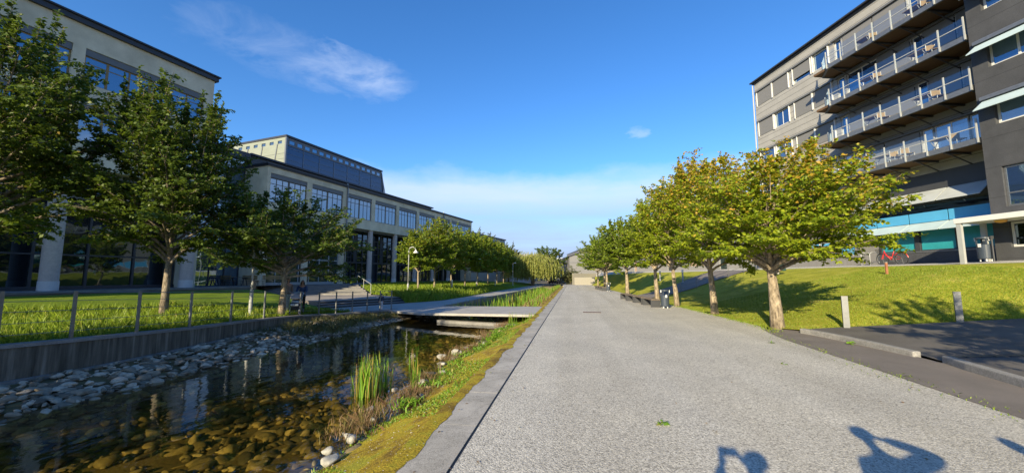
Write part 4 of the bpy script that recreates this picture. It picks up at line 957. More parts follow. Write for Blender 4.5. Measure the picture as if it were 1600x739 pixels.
# weeds on the stone bank below the couple
cs=[(x,y,-.5) for x,y in zip(r_.uniform(-12.2,-9.4,40),r_.uniform(13.5,21.5,40)) if x>wedge(y)+.1]
blades('bank_weeds',clumps(cs,130,.22,r_),.30,.006,M['leaf_d'],10,lean=.45,aut=.3)
# reed beds beyond the bridge
P=[]
while len(P)<3600:
    y=r_.uniform(23.5,70); w=np.interp(y,[23,36,66,71],[-8.3,-7.9,-5.9,-5.6]); x=r_.uniform(w,-2.2)
    e=min(x-w,(-2.6-x)); dens=math.exp(-max(0,e)/.35)+(.9 if vnoise(x,y,.7,3)>.28 else .0)*(1 if y>27 else .3)
    if r_.random()<dens: P.append((x,y,-.75 if x<-3 else -.45))
blades('far_reeds',P,.62,.02,M['reed'],12,lean=.12,aut=.25)
P=[(r_.uniform(-3.3,-1.75),r_.uniform(23,70),-.35) for k in range(7000)]
blades('far_shore_weeds',P,.30,.02,M['dry'],13,lean=.3,aut=.8)
# single reed clumps
def reed(loc,n,h,sp,label,seed,green=True):
    r=np.random.default_rng(seed); V=[];F=[];C=[];root=empty('reed_clump',loc,0,label,'reeds','reeds in the near canal')
    for k in range(n):
        b=np.array([r.normal()*sp,r.normal()*sp*.8,-.25]); hh=h*(.55+.5*r.random()); az=r.random()*6.3; ln=np.array([math.cos(az),math.sin(az)])*hh*(.04+.22*r.random()**2)
        fz=r.random()*3.14; s=np.array([math.cos(fz),math.sin(fz),0])*.011; o=len(V); m=6; tc=(r.random(),(r.random()<.15)*1.)
        for i in range(m):
            t=i/(m-1); p=b+np.array([ln[0]*t**2,ln[1]*t**2,(hh+.25)*(t-.08*t**3)]); w=1.05-t**2.5; V+=[p-s*w,p+s*w]; C+=[(tc[0],tc[1],0,1)]*2
        for i in range(m-1): F.append((o+2*i,o+2*i+1,o+2*i+3,o+2*i+2))
    npmesh('leaves',V,F,M['reed'],root,attr=C)
    mb=MB()
    for k in range(max(2,n//14)):
        b=(r.normal()*sp*.8,r.normal()*sp*.6); hh=h*(.6+.3*r.random()); mb.tube([(b[0],b[1],-.25),(b[0]+.02,b[1],hh)],[.006,.004],5)
    mb.build('stalks',M['leaf_w'] if False else M['timber'],root)
reed((-4.2,7.45,-.65),120,.92,.12,'tallest bright green reed clump standing in the near canal',91)
reed((-4.12,8.0,-.65),40,.86,.11,'thinner reeds right behind the tallest clump',92)
reed((-3.72,8.7,-.65),26,.88,.06,'narrow tall reed tuft with a brown stem right of the tallest clump',93)
reed((-3.45,8.25,-.65),22,.5,.06,'short reed tuft among the shore rocks',94)
reed((-3.2,9.0,-.62),10,.36,.05,'tiny reed tuft close to the moss',95)
reed((-2.75,17.2,-.5),30,.75,.12,'yellow green reed tuft against the bridge edge',96)
reed((-1.8,16.9,-.15),46,.38,.12,'leafy green tuft at the corner of bridge and paving',97)
# petals and dead leaves lying about
def litter(name,P,s,m,seed,aut):
    r=np.random.default_rng(seed); lv=Leaves(r); n=len(P); U=r.normal(size=(n,3)); U[:,2]*=.12
    lv.add(np.asarray(P,float),nrm(U),s*(.5+.9*r.random(n)),np.stack([r.random(n),(r.random(n)<aut)*1.],1)); tag(lv.mesh(name,m,None,tilt=.15),kind='stuff')
P=[(r_.normal(-1.35,.35) if r_.random()<.5 else r_.uniform(-1.1,6),r_.uniform(2,24),.016) for k in range(420)]; P=[p if p[0]>-1.6 else (-1.5,p[1],.03) for p in P]
litter('fallen_leaves',P,.035,M['dry'],3,.2)
P=[(x_,y_,z_+.02) for x_,y_,z_ in onstrip(VM,22,1500,r_,cond)]; litter('fallen_petals',P,.022,mat('petal',(.55,.52,.44),.7,.2),4,.0)
litter('fallen_leaves',[(q[0],q[1],q[2]+.03) for q in onstrip(VR,60,700,r_,lambda Q:(Q[:,1]<34)&(Q[:,1]>13)&(Q[:,0]<13))],.06,M['dry'],8,.1)
P=[]
for k in range(1500):
    y=r_.uniform(3,40); x=np.interp(y,[p[1] for p in ge],[p[0] for p in ge])-abs(r_.normal())*.28; P.append((x,y,.003))
blades('path_edge_weeds',P,.03,.006,M['grass'],66,lean=.8)
# weeds growing through gravel
def weed(loc,s,label,seed):
    r=np.random.default_rng(seed); lv=Leaves(r)
    for k in range(9):
        a=k*.7; d=np.array([math.cos(a),math.sin(a),.35]); lv.twig((0,0,.0),d*s*.6,3,s,.15,droop=.1)
    o=lv.mesh('weed',M['reed'],None); o.location=loc; tag(o,label,'weed','weeds growing through the gravel')
weed((1.02,4.98,.0),.06,'leafy green weed in the middle foreground gravel',1)
weed((5.1,11.2,.0),.05,'small weed in gravel near the asphalt lane',2)
weed((7.0,11.3,.03),.07,'bright weed at the foot of the long kerb',3)
weed((4.1,8.6,.0),.045,'tiny weed in the gravel right of centre',4)
# ------------------------------------------------------------------ street furniture
fr=empty('wire_fence',(-12,8,0),0,'thin grey wire fence with slim posts on the canal wall','fence')
FP=[((-12.7,-13),.44),((-12.45,-8),.42),((-12.1,-3),.40),((-11.95,0),.38),((-11.85,3),.36)]+[((x,y),z) for (x,y),z in zip(WX,WZ)][2:15]
FPo=offs([p[0] for p in FP],.16); FP=[(o,p[1]) for o,p in zip(FPo,FP)]
for (x,y),z in FP:
    mb=MB(); mb.box(x+12-.022,x+12+.022,y-8-.03,y-8+.03,z-.1,z+1.10); mb.box(x+12-.05,x+12+.05,y-8-.05,y-8+.05,z-.0,z+.012); mb.build('post',M['galv'],fr)
for k,h in enumerate((.18,.42,.66,.88,1.07)):
    mb=MB()
    for ((x,y),z),((x2,y2),z2) in zip(FP[:-1],FP[1:]): mb.tube([(x+12,y-8,z+h),(x2+12,y2-8,z2+h)],.011 if k==4 else .006,5)
    mb.build('rail' if k==4 else 'wire',M['galv'],fr)
mb=MB()
def lamp_goose(loc,h,rz,label):
    o=empty('street_lamp',loc,rz,label,'street lamp')
    mb=MB(); mb.tube([(0,0,-.1),(0,0,1.15)],.085,14); mb.tube([(0,0,1.15),(0,0,1.22)],[.085,.05],14); mb.build('pole_base',M['polegrey'],o)
    pts=[(0,0,1.2),(0,0,h-.35)]+[(.32-.32*math.cos(a),0,h-.35+.33*math.sin(a)) for a in np.linspace(.2,math.pi-.35,9)]
    mb=MB(); mb.tube(pts,.045,10); mb.build('pole',M['polegrey'],o,smooth=True)
    mb=MB(); mb.lathe([(.05,.02),(.07,-.05),(.14,-.13),(.24,-.25),(.24,-.27),(.10,-.30)],(.62,0,h-.28),20); mb.build('lamp_shade',M['white'],o,smooth=True)
def lamp_post(loc,h,label,sc=1.):
    o=empty('street_lamp',loc,0,label,'street lamp')
    mb=MB(); mb.tube([(0,0,-.1),(0,0,1.1)],.075*sc,12); mb.tube([(0,0,1.1),(0,0,h)],.042*sc,10); mb.build('pole',M['polegrey'],o)
    mb=MB(); mb.tube([(0,0,h-.05),(.12,-.05,h+.12),(.4,-.15,h+.14)],.03,8); mb.build('arm',M['polegrey'],o)
    mb=MB(); mb.lathe([(.04,.06),(.16,0),(.18,-.05),(.06,-.08)],(.42,-.16,h+.13),16); mb.build('lamp_shade',M['white'],o,smooth=True)
    mb=MB(); mb.box(.06,.12,-.08,.08,1.15,1.5); mb.build('junction_box',M['galv'],o)
lamp_goose((-14.45,32.4,-.12),4.45,0.1,'white gooseneck street lamp on the canal side lawn')
lamp_post((-13.7,14.75,.05),4.6,'slim grey lamp post in front of the left trees, beside the couple')
lamp_post((-13.2,52,.25),3.7,'slender far lamp post among the far left row of trees')
lamp_post((-10.3,66,-.05),3.9,'pale lamp post at the far end of the left path')
def short_light(loc,h,label,m='white'):
    o=empty('bollard_light',loc,0,label,'bollard light','low bollard lights')
    mb=MB(); mb.tube([(0,0,-.1),(0,0,h-.25)],.07,12); mb.build('post',M['polegrey'],o)
    mb=MB(); mb.lathe([(.07,0),(.085,.02),(.085,.17),(.095,.18),(.095,.23),(.02,.27)],(0,0,h-.25),14); mb.build('lamp_head',M[m],o)
short_light((-12.7,39.5,.0),1.35,'white bollard light on the canal side lawn, nearest of these')
short_light((-11.6,57,.0),1.2,'white bollard light far along the canal side lawn')
short_light((5.1,37.9,.1),1.0,'square pale bollard light at the mouth of the branch path')
short_light((6.9,34.3,.45),1.0,'pale bollard light beside the dark ramp of the branch path')
short_light((8.6,40.5,1.35),1.0,'pale bollard light half way up the right bank')
short_light((9.6,36.2,1.3),1.0,'pale bollard light at the upper side of the branch path')
# square bollards
def bollard(loc,rz,label):
    o=empty('bollard',loc,rz,label,'bollard','square bollards at the yard edge')
    mb=MB(); mb.box(-.075,.075,-.05,.05,-.1,1.03); mb.build('post',M['concd'],o,bevel=.008)
    mb=MB(); mb.box(-.078,.078,-.056,-.0505,.0,1.03); mb.box(-.078,-.0755,-.05,.055,.0,1.03); mb.build('steel_face',M['galv'],o)
    mb=MB(); mb.box(-.082,.082,-.062,.056,1.031,1.045); mb.build('cap',M['conc'],o)
bollard((8.36,13.62,.08),R(-20),'left of the two square bollards, beside the nearest right tree')
bollard((11.75,14.05,.22),R(-30),'right of the two square bollards, at the back of the asphalt yard')
# wooden stake with bag, rust post
o=empty('marker_post',(14.95,21.2,1.72),0.05,'rusty brown marker post on the lawn in front of the red bicycle','post')
mb=MB(); mb.box(-.045,.045,-.03,.03,-.2,.66); mb.build('post',M['rust'],o); mb=MB(); mb.box(-.045,.045,-.03,.03,.661,.69); mb.build('cap',M['conc'],o)
o=empty('post_with_bag',(13.7,28.6,2.08),0,'thin pale post with a dark green bag at the top of the lawn','post')
mb=MB(); mb.box(-.05,.05,-.04,.04,-.2,1.0); mb.build('post',M['conc'],o)
mb=MB(); mb.lathe([(.03,.72),(.12,.55),(.24,.2),(.28,.03),(.2,0)],(.22,0,0),12); mb.build('bag',mat('green_bag',(.03,.09,.09),.6,.15),o,smooth=True)
def litter_bin(loc,rz,label,s=1.):
    o=empty('litter_bin',loc,rz,label,'litter bin'); o.scale=(s,s,s)
    mb=MB(); mb.lathe([(.20,.10),(.215,.12),(.225,.68),(.19,.70)],(0,0,0),28); mb.build('body',M['binblue'],o)
    mb=MB(); mb.lathe([(.225,.92),(.235,.93),(.235,.99),(.19,1.0)],(0,0,0),28)
    for a in (.9,2.5,4.0,5.6): mb.box(math.cos(a)*.21-.02,math.cos(a)*.21+.02,math.sin(a)*.21-.02,math.sin(a)*.21+.02,.68,.93)
    mb.build('rim',M['binblue'],o)
    for a in (-.25,3.4):
        mb=MB(); mb.box(math.cos(a)*.235-.02,math.cos(a)*.235+.02,math.sin(a)*.235-.05,math.sin(a)*.235+.05,.84,.98); mb.build('side_flap',M['white'],o,bevel=.01)
    mb=MB(); mb.box(-.045,.045,-.245,-.225,.58,.72); mb.build('sticker',M['white'],o)
    for a in (.6,2.2,3.9,5.4):
        mb=MB(); mb.tube([(math.cos(a)*.15,math.sin(a)*.15,0),(math.cos(a)*.15,math.sin(a)*.15,.11)],.022,8); mb.build('foot',M['white'],o)
litter_bin((4.95,22.35,0),.1,'slate blue litter bin with white flaps at the end of the slab benches')
litter_bin((3.95,45.5,0),.1,'farther slate litter bin beside the second group of benches')
p=r2w(16.9,-2.4); litter_bin((p[0],p[1],2.42),AR,'litter bin under the entrance canopy of the dark tower',1.12)
p=r2w(17.25,-2.5); 
mb=MB(); mb.tube([(0,0,-.1),(0,0,1.1)],.03,10); mb.box(-.06,.06,-.03,.03,1.0,1.14); tag(mb.build('ashtray_post',M['dkgrey'],loc=(p[0],p[1],2.42)),'thin dark ashtray post next to the bin under the canopy','ashtray post')
def slab_bench(loc,rz,label,L=1.75):
    o=empty('slab_bench',loc,rz,label,'bench','low slab benches along the gravel path')
    for y in (0.02,L-.10):
        mb=MB(); mb.prism([(-.26,y),(.26,y),(.26,y+.09),(-.26,y+.09)],-.02,.40); mb.build('leg',M['dkgrey'],o,bevel=.006)
    mb=MB(); 
    for k in range(4): mb.box(-.25+k*.128,-.25+k*.128+.115,-.04,L+.04,.402,.445)
    mb.build('seat',M['wood'],o)
    mb=MB(); mb.box(-.02,.02,.11,L-.11,.28,.36); mb.build('stretcher',M['dkgrey'],o)
for k,(x,y,l) in enumerate([(4.55,22.75,'nearest slab bench of the near group, next to the litter bin'),(4.35,24.75,'second slab bench of the near group'),(4.15,26.75,'third slab bench of the near group'),(3.95,28.75,'last slab bench of the near group')]): slab_bench((x,y,0),R(5.5),l)
for k,(x,y,l) in enumerate([(3.55,46.6,'nearest slab bench of the distant group'),(3.4,48.9,'middle slab bench of the distant group'),(3.25,51.2,'last slab bench of the distant group')]): slab_bench((x,y,0),R(4),l)
# thin handrail of branch path
o=empty('path_railing',(8.2,31.6,0),0,'thin wire railing climbing beside the branch path on the right bank','railing')
pts=[(8.2+1.35*k,31.7+.48*k) for k in range(6)]
for (x,y) in pts:
    z=zat(VR,x,y); mb=MB(); mb.tube([(x-8.2,y-31.6,z-.1),(x-8.2,y-31.6,z+.95)],.02,6); mb.build('post',M['galv'],o)
mb=MB()
for h in (.5,.93): mb.tube([(x-8.2,y-31.6,zat(VR,x,y)+h) for x,y in pts],.014,6)
mb.build('rail',M['galv'],o)
# ---- bicycle
def bicycle(loc,rz,lean=.0):
    o=empty('bicycle',loc,rz,'red city bicycle with a dark front basket parked against the building','bicycle'); o.rotation_euler=(lean,0,rz)
    r=.335; A=(-.52,0,r); Bq=(.55,0,r)
    for x in (-.52,.55):
        mb=MB(); mb.ring((x,0,r),r,.022,'y',36,8); w=mb.build('tyre',M['black'],o,smooth=True)
        mb=MB(); mb.ring((x,0,r),r-.028,.012,'y',36,6); mb.build('rim',M['galv'],w)
        mb=MB()
        for k in range(18): a=k*math.pi/9; mb.tube([(x,.02*(-1)**k,r),(x+math.cos(a)*(r-.03),0,r+math.sin(a)*(r-.03))],.0035,3)
        mb.tube([(x,-.05,r),(x,.05,r)],.025,8); mb.build('spokes',M['galv'],w)
        mb=MB(); mb.ring((x,0,r),r+.035,.022,'y',20,4,.15 if x>0 else .5,2.5 if x>0 else 3.0); mb.build('mudguard',M['red'] if x>0 else M['galv'],o)
    bb=(-.02,0,.30); st=(.20,0,.80); hd=(-.36,0,.86); hb=(-.40,0,.70)
    mb=MB(); mb.tube([hd,(-.30,0,.60),bb],[.024,.026,.026],8); mb.tube([(-.38,0,.78),(-.2,0,.52),(.06,0,.40)],.024,8); mb.tube([bb,st],.02,8); mb.tube([bb,(.55,.04,r)],.014,6); mb.tube([(.13,0,.62),(.55,.04,r)],.012,6); mb.build('frame',M['red'],o,smooth=True)
    mb=MB(); mb.tube([hd,hb,(-.52,.05,r)],.016,6); mb.tube([hb,(-.52,-.05,r)],.016,6); mb.build('fork',M['red'],o)
    mb=MB(); mb.tube([hd,(-.34,0,1.02)],.014,6); mb.tube([(-.16,-.28,1.06),(-.30,-.2,1.08),(-.35,0,1.03),(-.30,.2,1.08),(-.16,.28,1.06)],.014,6); mb.build('handlebar',M['galv'],o)
    mb=MB(); mb.tube([st,(.23,0,.92)],.013,6); mb.add([(.08,-.02,.93),(.34,-.09,.95),(.36,0,.97),(.34,.09,.95),(.08,.02,.93),(.2,0,.90)],[(0,1,2,3,4),(0,5,1),(1,5,2),(2,5,3),(3,5,4),(4,5,0)]); mb.build('saddle',M['black'],o)
    mb=MB()
    for z in (.72,.80,.88,.95): 
        q=.10+.05*(z-.72)/.23; mb.tube([(-.60-q,-q,z),(-.60+q,-q,z),(-.60+q,q,z),(-.60-q,q,z),(-.60-q,-q,z)],.010,4)
    for k in range(10):
        a=k/10*4; s=int(a); f=(a-s)*2-1; u,v=[(f,-1),(1,f),(-f,1),(-1,-f)][s]; mb.tube([(-.60+u*.10,v*.10,.72),(-.60+u*.15,v*.15,.95)],.008,4)
    mb.box(-.70,-.50,-.1,.1,.715,.725); mb.build('basket',M['black'],o)
    mb=MB(); mb.box(.34,.78,-.07,.07,.72,.74); mb.tube([(.62,.06,.72),(.55,.05,r)],.008,4); mb.tube([(.62,-.06,.72),(.55,-.05,r)],.008,4); mb.build('rack',M['black'],o)
    mb=MB(); mb.box(.76,.80,-.04,.04,.68,.76); mb.build('tail_light',M['red'],o)
    mb=MB(); mb.tube([bb,(.12,.06,.18)],.01,5); mb.box(.08,.17,.05,.12,.17,.19); mb.tube([bb,(-.14,-.06,.42)],.01,5); mb.box(-.19,-.10,-.12,-.05,.41,.43); mb.ring((bb[0],.03,bb[2]),.09,.008,'y',16,4); mb.build('crank',M['galv'],o)
    mb=MB(); mb.tube([(.08,.05,.28),(.14,.16,.01)],.009,5); mb.build('kickstand',M['galv'],o)
p=r2w(11.9,-1.35); bicycle((p[0],p[1],2.41),AR,.06)
for k,s in enumerate((10.2,10.75)):
    p=r2w(s,-1.2); mb=MB(); mb.tube([(0,-.3,-.05),(0,-.3,.7),(0,-.2,.78),(0,.2,.78),(0,.3,.7),(0,.3,-.05)],.022,8)
    o=mb.build('bicycle_rack',M['polegrey'],loc=(p[0],p[1],2.42),smooth=True); o.rotation_euler=(0,0,AR); tag(o,['pale hoop bicycle rack farther left of the red bicycle','pale hoop bicycle rack touching the front wheel of the red bicycle'][k],'bicycle rack')
# ---- cafe furniture on the terrace
def picnic(loc,rz,label):
    o=empty('picnic_table',loc,rz,label,'table','wooden terrace furniture')
    mb=MB()
    for k in range(5): mb.box(-.85,.85,-.36+k*.148,-.36+k*.148+.135,.72,.76)
    mb.build('tabletop',M['wood'],o)
    for x in (-.6,.6):
        mb=MB(); mb.bar((x,-.32,0),(x,-.08,.72),.06); mb.bar((x,.32,0),(x,.08,.72),.06); mb.box(x-.03,x+.03,-.3,.3,.64,.70); mb.build('leg',M['dkgrey'],o)
def tbench(loc,rz,label,m=None):
    o=empty('terrace_bench',loc,rz,label,'bench','wooden terrace furniture')
    mb=MB(); 
    for k in range(3): mb.box(-.75,.75,-.2+k*.14,-.2+k*.14+.12,.43,.46)
    mb.build('seat',m or M['timber'],o)
    mb=MB()
    for k in range(3): mb.box(-.75,.75,.22,.25,.55+k*.12,.65+k*.12)
    mb.build('backrest',m or M['timber'],o)
    for x in (-.6,.6):
        mb=MB(); mb.tube([(x,-.15,0),(x,-.15,.43),(x,.2,.43),(x,.24,.9)],.02,6); mb.tube([(x,.2,0),(x,.2,.43)],.02,6); mb.build('leg',M['dkgrey'],o)
for (px_,d,k,rz,l) in ((-26.2,33,'t',.1,'dark wooden table at the left end of the terrace'),(-24.4,33.2,'b',2.9,'orange brown bench with a white cushion beside the left table'),(-23.4,33.0,'t',.1,'dark wooden table behind the grey lamp post'),(-22.7,33.4,'b',.2,'orange brown bench right of the lamp post table'),(-20.7,33.2,'b',.4,'small wooden bench left of the couple’s tree trunk')):
    p=c2w(px_,d); z=.9
    # keep on the terrace
    (picnic if k=='t' else tbench)((p[0],p[1],z),rz,l)
# balcony furniture
def bchair(loc,rz,label):
    o=empty('balcony_chair',loc,rz,label,'chair','balcony furniture'); mb=MB(); mb.box(-.22,.22,-.22,.22,.42,.45); mb.build('seat',M['timber'],o)
    mb=MB(); mb.box(-.2,.2,.2,.225,.55,.84); mb.build('backrest',M['timber'],o)
    for x in (-.2,.2):
        mb=MB(); mb.tube([(x,-.2,0),(x,-.2,.42)],.014,5); mb.tube([(x,.21,0),(x,.21,.88)],.014,5); mb.build('leg',M['polegrey'],o)
def btable(loc,rz,label):
    o=empty('balcony_table',loc,rz,label,'table','balcony furniture'); mb=MB(); mb.box(-.4,.4,-.28,.28,.68,.71); mb.build('tabletop',M['timber'],o)
    for x in (-.35,.35):
        mb=MB(); mb.bar((x,-.24,0),(x,.24,.68),.025); mb.bar((x,.24,0),(x,-.24,.68),.025); mb.build('leg',M['polegrey'],o)
fl=['top balcony','second balcony from the top','third balcony from the top','lowest balcony']
for i,z in enumerate(slabs):
    for s,k in ([(11.2,'t'),(11.9,'c'),(14.1,'t'),(14.8,'c')] if i<3 else [(11.6,'t'),(12.4,'c'),(13.0,'c'),(14.7,'t'),(15.4,'c')]):
        p=r2w(s,-.95); n_='left' if s<12 else ('middle' if s<13.5 else 'right')
        if k=='t': btable((p[0],p[1],z+.221),AR,'folding wooden table on the %s, %s part'%(fl[i],n_))
        else: bchair((p[0],p[1],z+.221),AR+1.2,'pale folding chair on the %s, %s part'%(fl[i],n_))
# far parked car by the willow
def car(loc,rz,label,m):
    o=empty('parked_car',loc,rz,label,'car')
    mb=MB(); mb.slab([(-.85,.25),(.85,.25),(.88,.7),(.8,.85),(-.8,.85),(-.88,.7)],-2.1,2.1); mb.build('body',m,o,bevel=.06)
    mb=MB(); mb.add([(-1.7,-.78,.85),(1.0,-.78,.85),(1.0,.78,.85),(-1.7,.78,.85),(-1.3,-.62,1.42),(.35,-.62,1.42),(.35,.62,1.42),(-1.3,.62,1.42)],[(0,3,2,1),(4,5,6,7),(0,1,5,4),(1,2,6,5),(2,3,7,6),(3,0,4,7)]); mb.build('cabin',M['glassB'],o,bevel=.05)
    for x in (-1.3,1.3):
        for y in (-.82,.82):
            mb=MB(); mb.ring((x,y,.32),.22,.1,'y',20,8); mb.lathe([(.2,-.02),(.2,.02)],(0,0,0),3); w=mb.build('wheel',M['black'],o,smooth=True)
p=c2w(9.3,84); car((p[0],p[1],0),1.4,'dark parked car in the shade right of the willow trunk',M['dkgrey'])
p=c2w(11.2,87); o=empty('market_parasol',(p[0],p[1],0),0,'small teal parasol beside the dark parked car','parasol'); mb=MB(); mb.tube([(0,0,0),(0,0,2.2)],.03,8); mb.build('pole',M['polegrey'],o); mb=MB(); mb.lathe([(1.2,1.75),(1.15,1.95),(.05,2.35)],(0,0,0),8); mb.build('canopy',mat('teal_cloth',(.05,.32,.28),.6,.05),o)
# ------------------------------------------------------------------ people
def skin_obj(name,V,E_,Rd,m,parent,sub=2,root=0):
    me=bpy.data.meshes.new(name); me.from_pydata([tuple(v) for v in V],E_,[]); o=bpy.data.objects.new(name,me); COL.objects.link(o); o.parent=parent
    sk=o.modifiers.new('skin','SKIN'); sk.use_smooth_shade=True; sk.branch_smoothing=.6
    for i,q in enumerate(me.skin_vertices[0].data):
        rd=Rd[i]; q.radius=rd if hasattr(rd,'__len__') else (rd,rd)
    me.skin_vertices[0].data[root].use_root=True
    s=o.modifiers.new('sub','SUBSURF'); s.levels=sub; s.render_levels=sub; me.materials.append(m); return o
def person(loc,rz,H,label,top,legs,hairc,hands,bulk=1.,headk=1.,stride=.08,lean=0.,hairlong=False,skinc=(.42,.25,.18),elb=None,headturn=0.,shoe=(.02,.02,.02),child=False,beard=False):
    """hands: [(x,y,z) left, right] in metres for H=1.75 (x right, y forward)"""
    o=empty('person',loc,rz,label,'person'); k=H/1.75; S=lambda p:(p[0]*k,p[1]*k,p[2]*k)
    hs=1.25 if child else 1.
    sk=mat('skin',skinc,.6,.05); hp=.93; sh=1.42
    ly=lean
    def arm(side,hand):
        s=np.array([side*.19,ly,sh-.02]); h=np.array(hand); m_=(s+h)/2; d=h-s; L=np.linalg.norm(d); 
        ex=elb[0 if side<0 else 1] if elb else (side*.12,-.05,-.16); e=m_+np.array(ex)*max(.3,(1-min(1,L/.60)))*1.6
        if np.linalg.norm(e-s)>.34: e=s+nrm(e-s)*.32
        w=h+nrm(e-h)*.085
        return s,e,w,h
    aL,aR=arm(-1,hands[0]),arm(1,hands[1])
    V=[(0,ly*.3,hp),(0,ly*.7,1.15),(0,ly,sh-.04),(0,ly+.005,1.50),(0,ly+.02,1.56),(0,ly+.015,1.655),(0,ly+.01,1.705)]; E_=[(0,1),(1,2),(2,3),(3,4),(4,5),(5,6)]
    Rd=[(.125,.10),(.115,.09),(.13,.09),(.048,.05),(.052*hs,.068*hs),(.068*hs,.088*hs),(.055*hs,.07*hs)]
    V.append((0,ly+.112,1.60)); E_.append((4,7)); Rd.append((.012,.014))    # nose
    for s_ in (-1,1): V.append((s_*.078,ly+.01,1.62)); E_.append((5,len(V)-1)); Rd.append((.012,.02))
    for s_,(s,e,w,h) in ((-1,aL),(1,aR)):
        b=len(V); V+=[tuple(s),tuple(e),tuple(w),tuple(h)]; E_+=[(2,b),(b,b+1),(b+1,b+2),(b+2,b+3)]; Rd+=[.05,.038,.026,(.036,.018)]
        d=nrm(h-w); sd=nrm(np.cross(d,[0,0,1.])+1e-5)
        for f,(of,ll) in enumerate(((-.03,.07),(-.011,.085),(.011,.08),(.03,.062))):
            k1=h+sd*of+d*ll*.6; k2=k1+nrm(d+np.array([0,0,-.8]))*ll*.4; b2=len(V); V+=[tuple(k1),tuple(k2)]; E_+=[(b+3,b2),(b2,b2+1)]; Rd+=[.0095,.0085]
        t=w+d*.03+sd*.045*(-s_)+d*.03; V.append(tuple(t)); E_.append((b+2,len(V)-1)); Rd.append(.0105)
    legs_=[]
    for s_ in (-1,1):
        y=stride*s_; b=len(V); hpz=(s_*.09,ly*.3,.86); kn=(s_*.095,y*.45+.02,.48); an=(s_*.10,y,.09); to=(s_*.11,y+.15,.03)
        V+=[hpz,kn,an,to]; E_+=[(0,b),(b,b+1),(b+1,b+2),(b+2,b+3)]; Rd+=[.085,.058,.04,(.04,.025)]; legs_.append((hpz,kn,an,to))
    skin_obj('body',[S(v) for v in V],E_,[tuple(np.array(r if hasattr(r,'__len__') else (r,r))*k) for r in Rd],sk,o,2)
    # top
    V=[(0,ly*.3,.84),(0,ly*.5,1.02),(0,ly*.75,1.2),(0,ly,1.37),(0,ly,1.455)]; E_=[(0,1),(1,2),(2,3),(3,4)]; Rd=[(.165*bulk,.125*bulk),(.155*bulk,.12*bulk),(.16*bulk,.12),(.15*bulk,.11),(.065,.065)]
    for s,e,w,h in (aL,aR):
        b=len(V); V+=[tuple(s),tuple(e),tuple(w)]; E_+=[(3,b),(b,b+1),(b+1,b+2)]; Rd+=[.070*bulk**.5,.056*bulk**.5,.042*bulk**.5]
    skin_obj('jacket',[S(v) for v in V],E_,[tuple(np.array(r if hasattr(r,'__len__') else (r,r))*k) for r in Rd],mat('jacket_cloth',top,.85,.12,9.,.3,60.),o,2)
    V=[(0,ly*.3,.93)]; E_=[]; Rd=[(.14,.11)]
    for hpz,kn,an,to in legs_:
        b=len(V); V+=[hpz,kn,(an[0],an[1],.10)]; E_+=[(0,b),(b,b+1),(b+1,b+2)]; Rd+=[.10,.072,.058]
    skin_obj('trousers',[S(v) for v in V],E_,[tuple(np.array(r if hasattr(r,'__len__') else (r,r))*k) for r in Rd],mat('trouser_cloth',legs,.85,.1,9.),o,2)
    for hpz,kn,an,to in legs_:
        skin_obj('shoe',[S((an[0],an[1]-.03,.05)),S((an[0],an[1]+.06,.045)),S((to[0],to[1]+.02,.035))],[(0,1),(1,2)],[.05*k,.048*k,(.045*k,.035*k)],mat('shoe_leather',shoe,.5,.1),o,2)
    V=[(0,ly-.035,1.60),(0,ly-.02,1.685),(0,ly+.04,1.735)]; E_=[(0,1),(1,2)]; hs*=headk; Rd=[(.075*hs,.07*hs),(.085*hs,.085*hs),(.062*hs,.05*hs)]; hs/=headk
    if hairlong:
        V+=[(0,ly-.07,1.5),(0,ly-.075,1.38)]; E_+=[(0,3),(3,4)]; Rd+=[(.10,.055),(.08,.035)]
        for s_ in (-1,1): V+=[(s_*.085,ly+.0,1.58),(s_*.09,ly+.01,1.45)]; E_+=[(1,len(V)-2),(len(V)-2,len(V)-1)]; Rd+=[.03,.026]
    skin_obj('hair',[S(v) for v in V],E_,[tuple(np.array(r if hasattr(r,'__len__') else (r,r))*k) for r in Rd],mat('hair',hairc,.6,.2,20.),o,2)
    if beard: skin_obj('beard',[S((0,ly+.055,1.535)),S((0,ly+.06,1.50))],[(0,1)],[(.05*k,.04*k),(.035*k,.03*k)],mat('beard_hair',hairc,.7,.2),o,1)
    for s_ in (-1,1):
        mb=MB(); mb.lathe([(.001,-.011),(.008,-.007),(.011,0),(.008,.007),(.001,.011)],S((s_*.03,ly+.088*hs,1.635)),10); mb.build('eye',M['black'],o,smooth=True)
    return o
person((-13.5,17.65,zat(VLl,-13.5,17.65)-.03),R(207),1.66,'woman with long dark hair, navy jacket and black trousers pushing the pram',(.03,.07,.19),(.015,.015,.018),(.015,.012,.010),[(-.16,.38,1.02),(.16,.38,1.02)],hairlong=True,stride=.04)
person((-13.78,16.95,zat(VLl,-13.78,16.95)-.03),R(-95),1.72,'bearded man in a taupe jacket and pale trousers leaning beside the pram',(.24,.19,.165),(.50,.54,.52),(.012,.010,.010),[(-.2,.12,.82),(.16,.40,.98)],stride=.05,lean=.05,beard=True)
person((-10.95,20.95,-.2),R(-160),.95,'toddler in a dark blue top and white trousers behind the fence',(.02,.03,.07),(.65,.65,.68),(.02,.015,.012),[(-.24,.08,.85),(.24,.08,.85)],child=True,stride=.03)
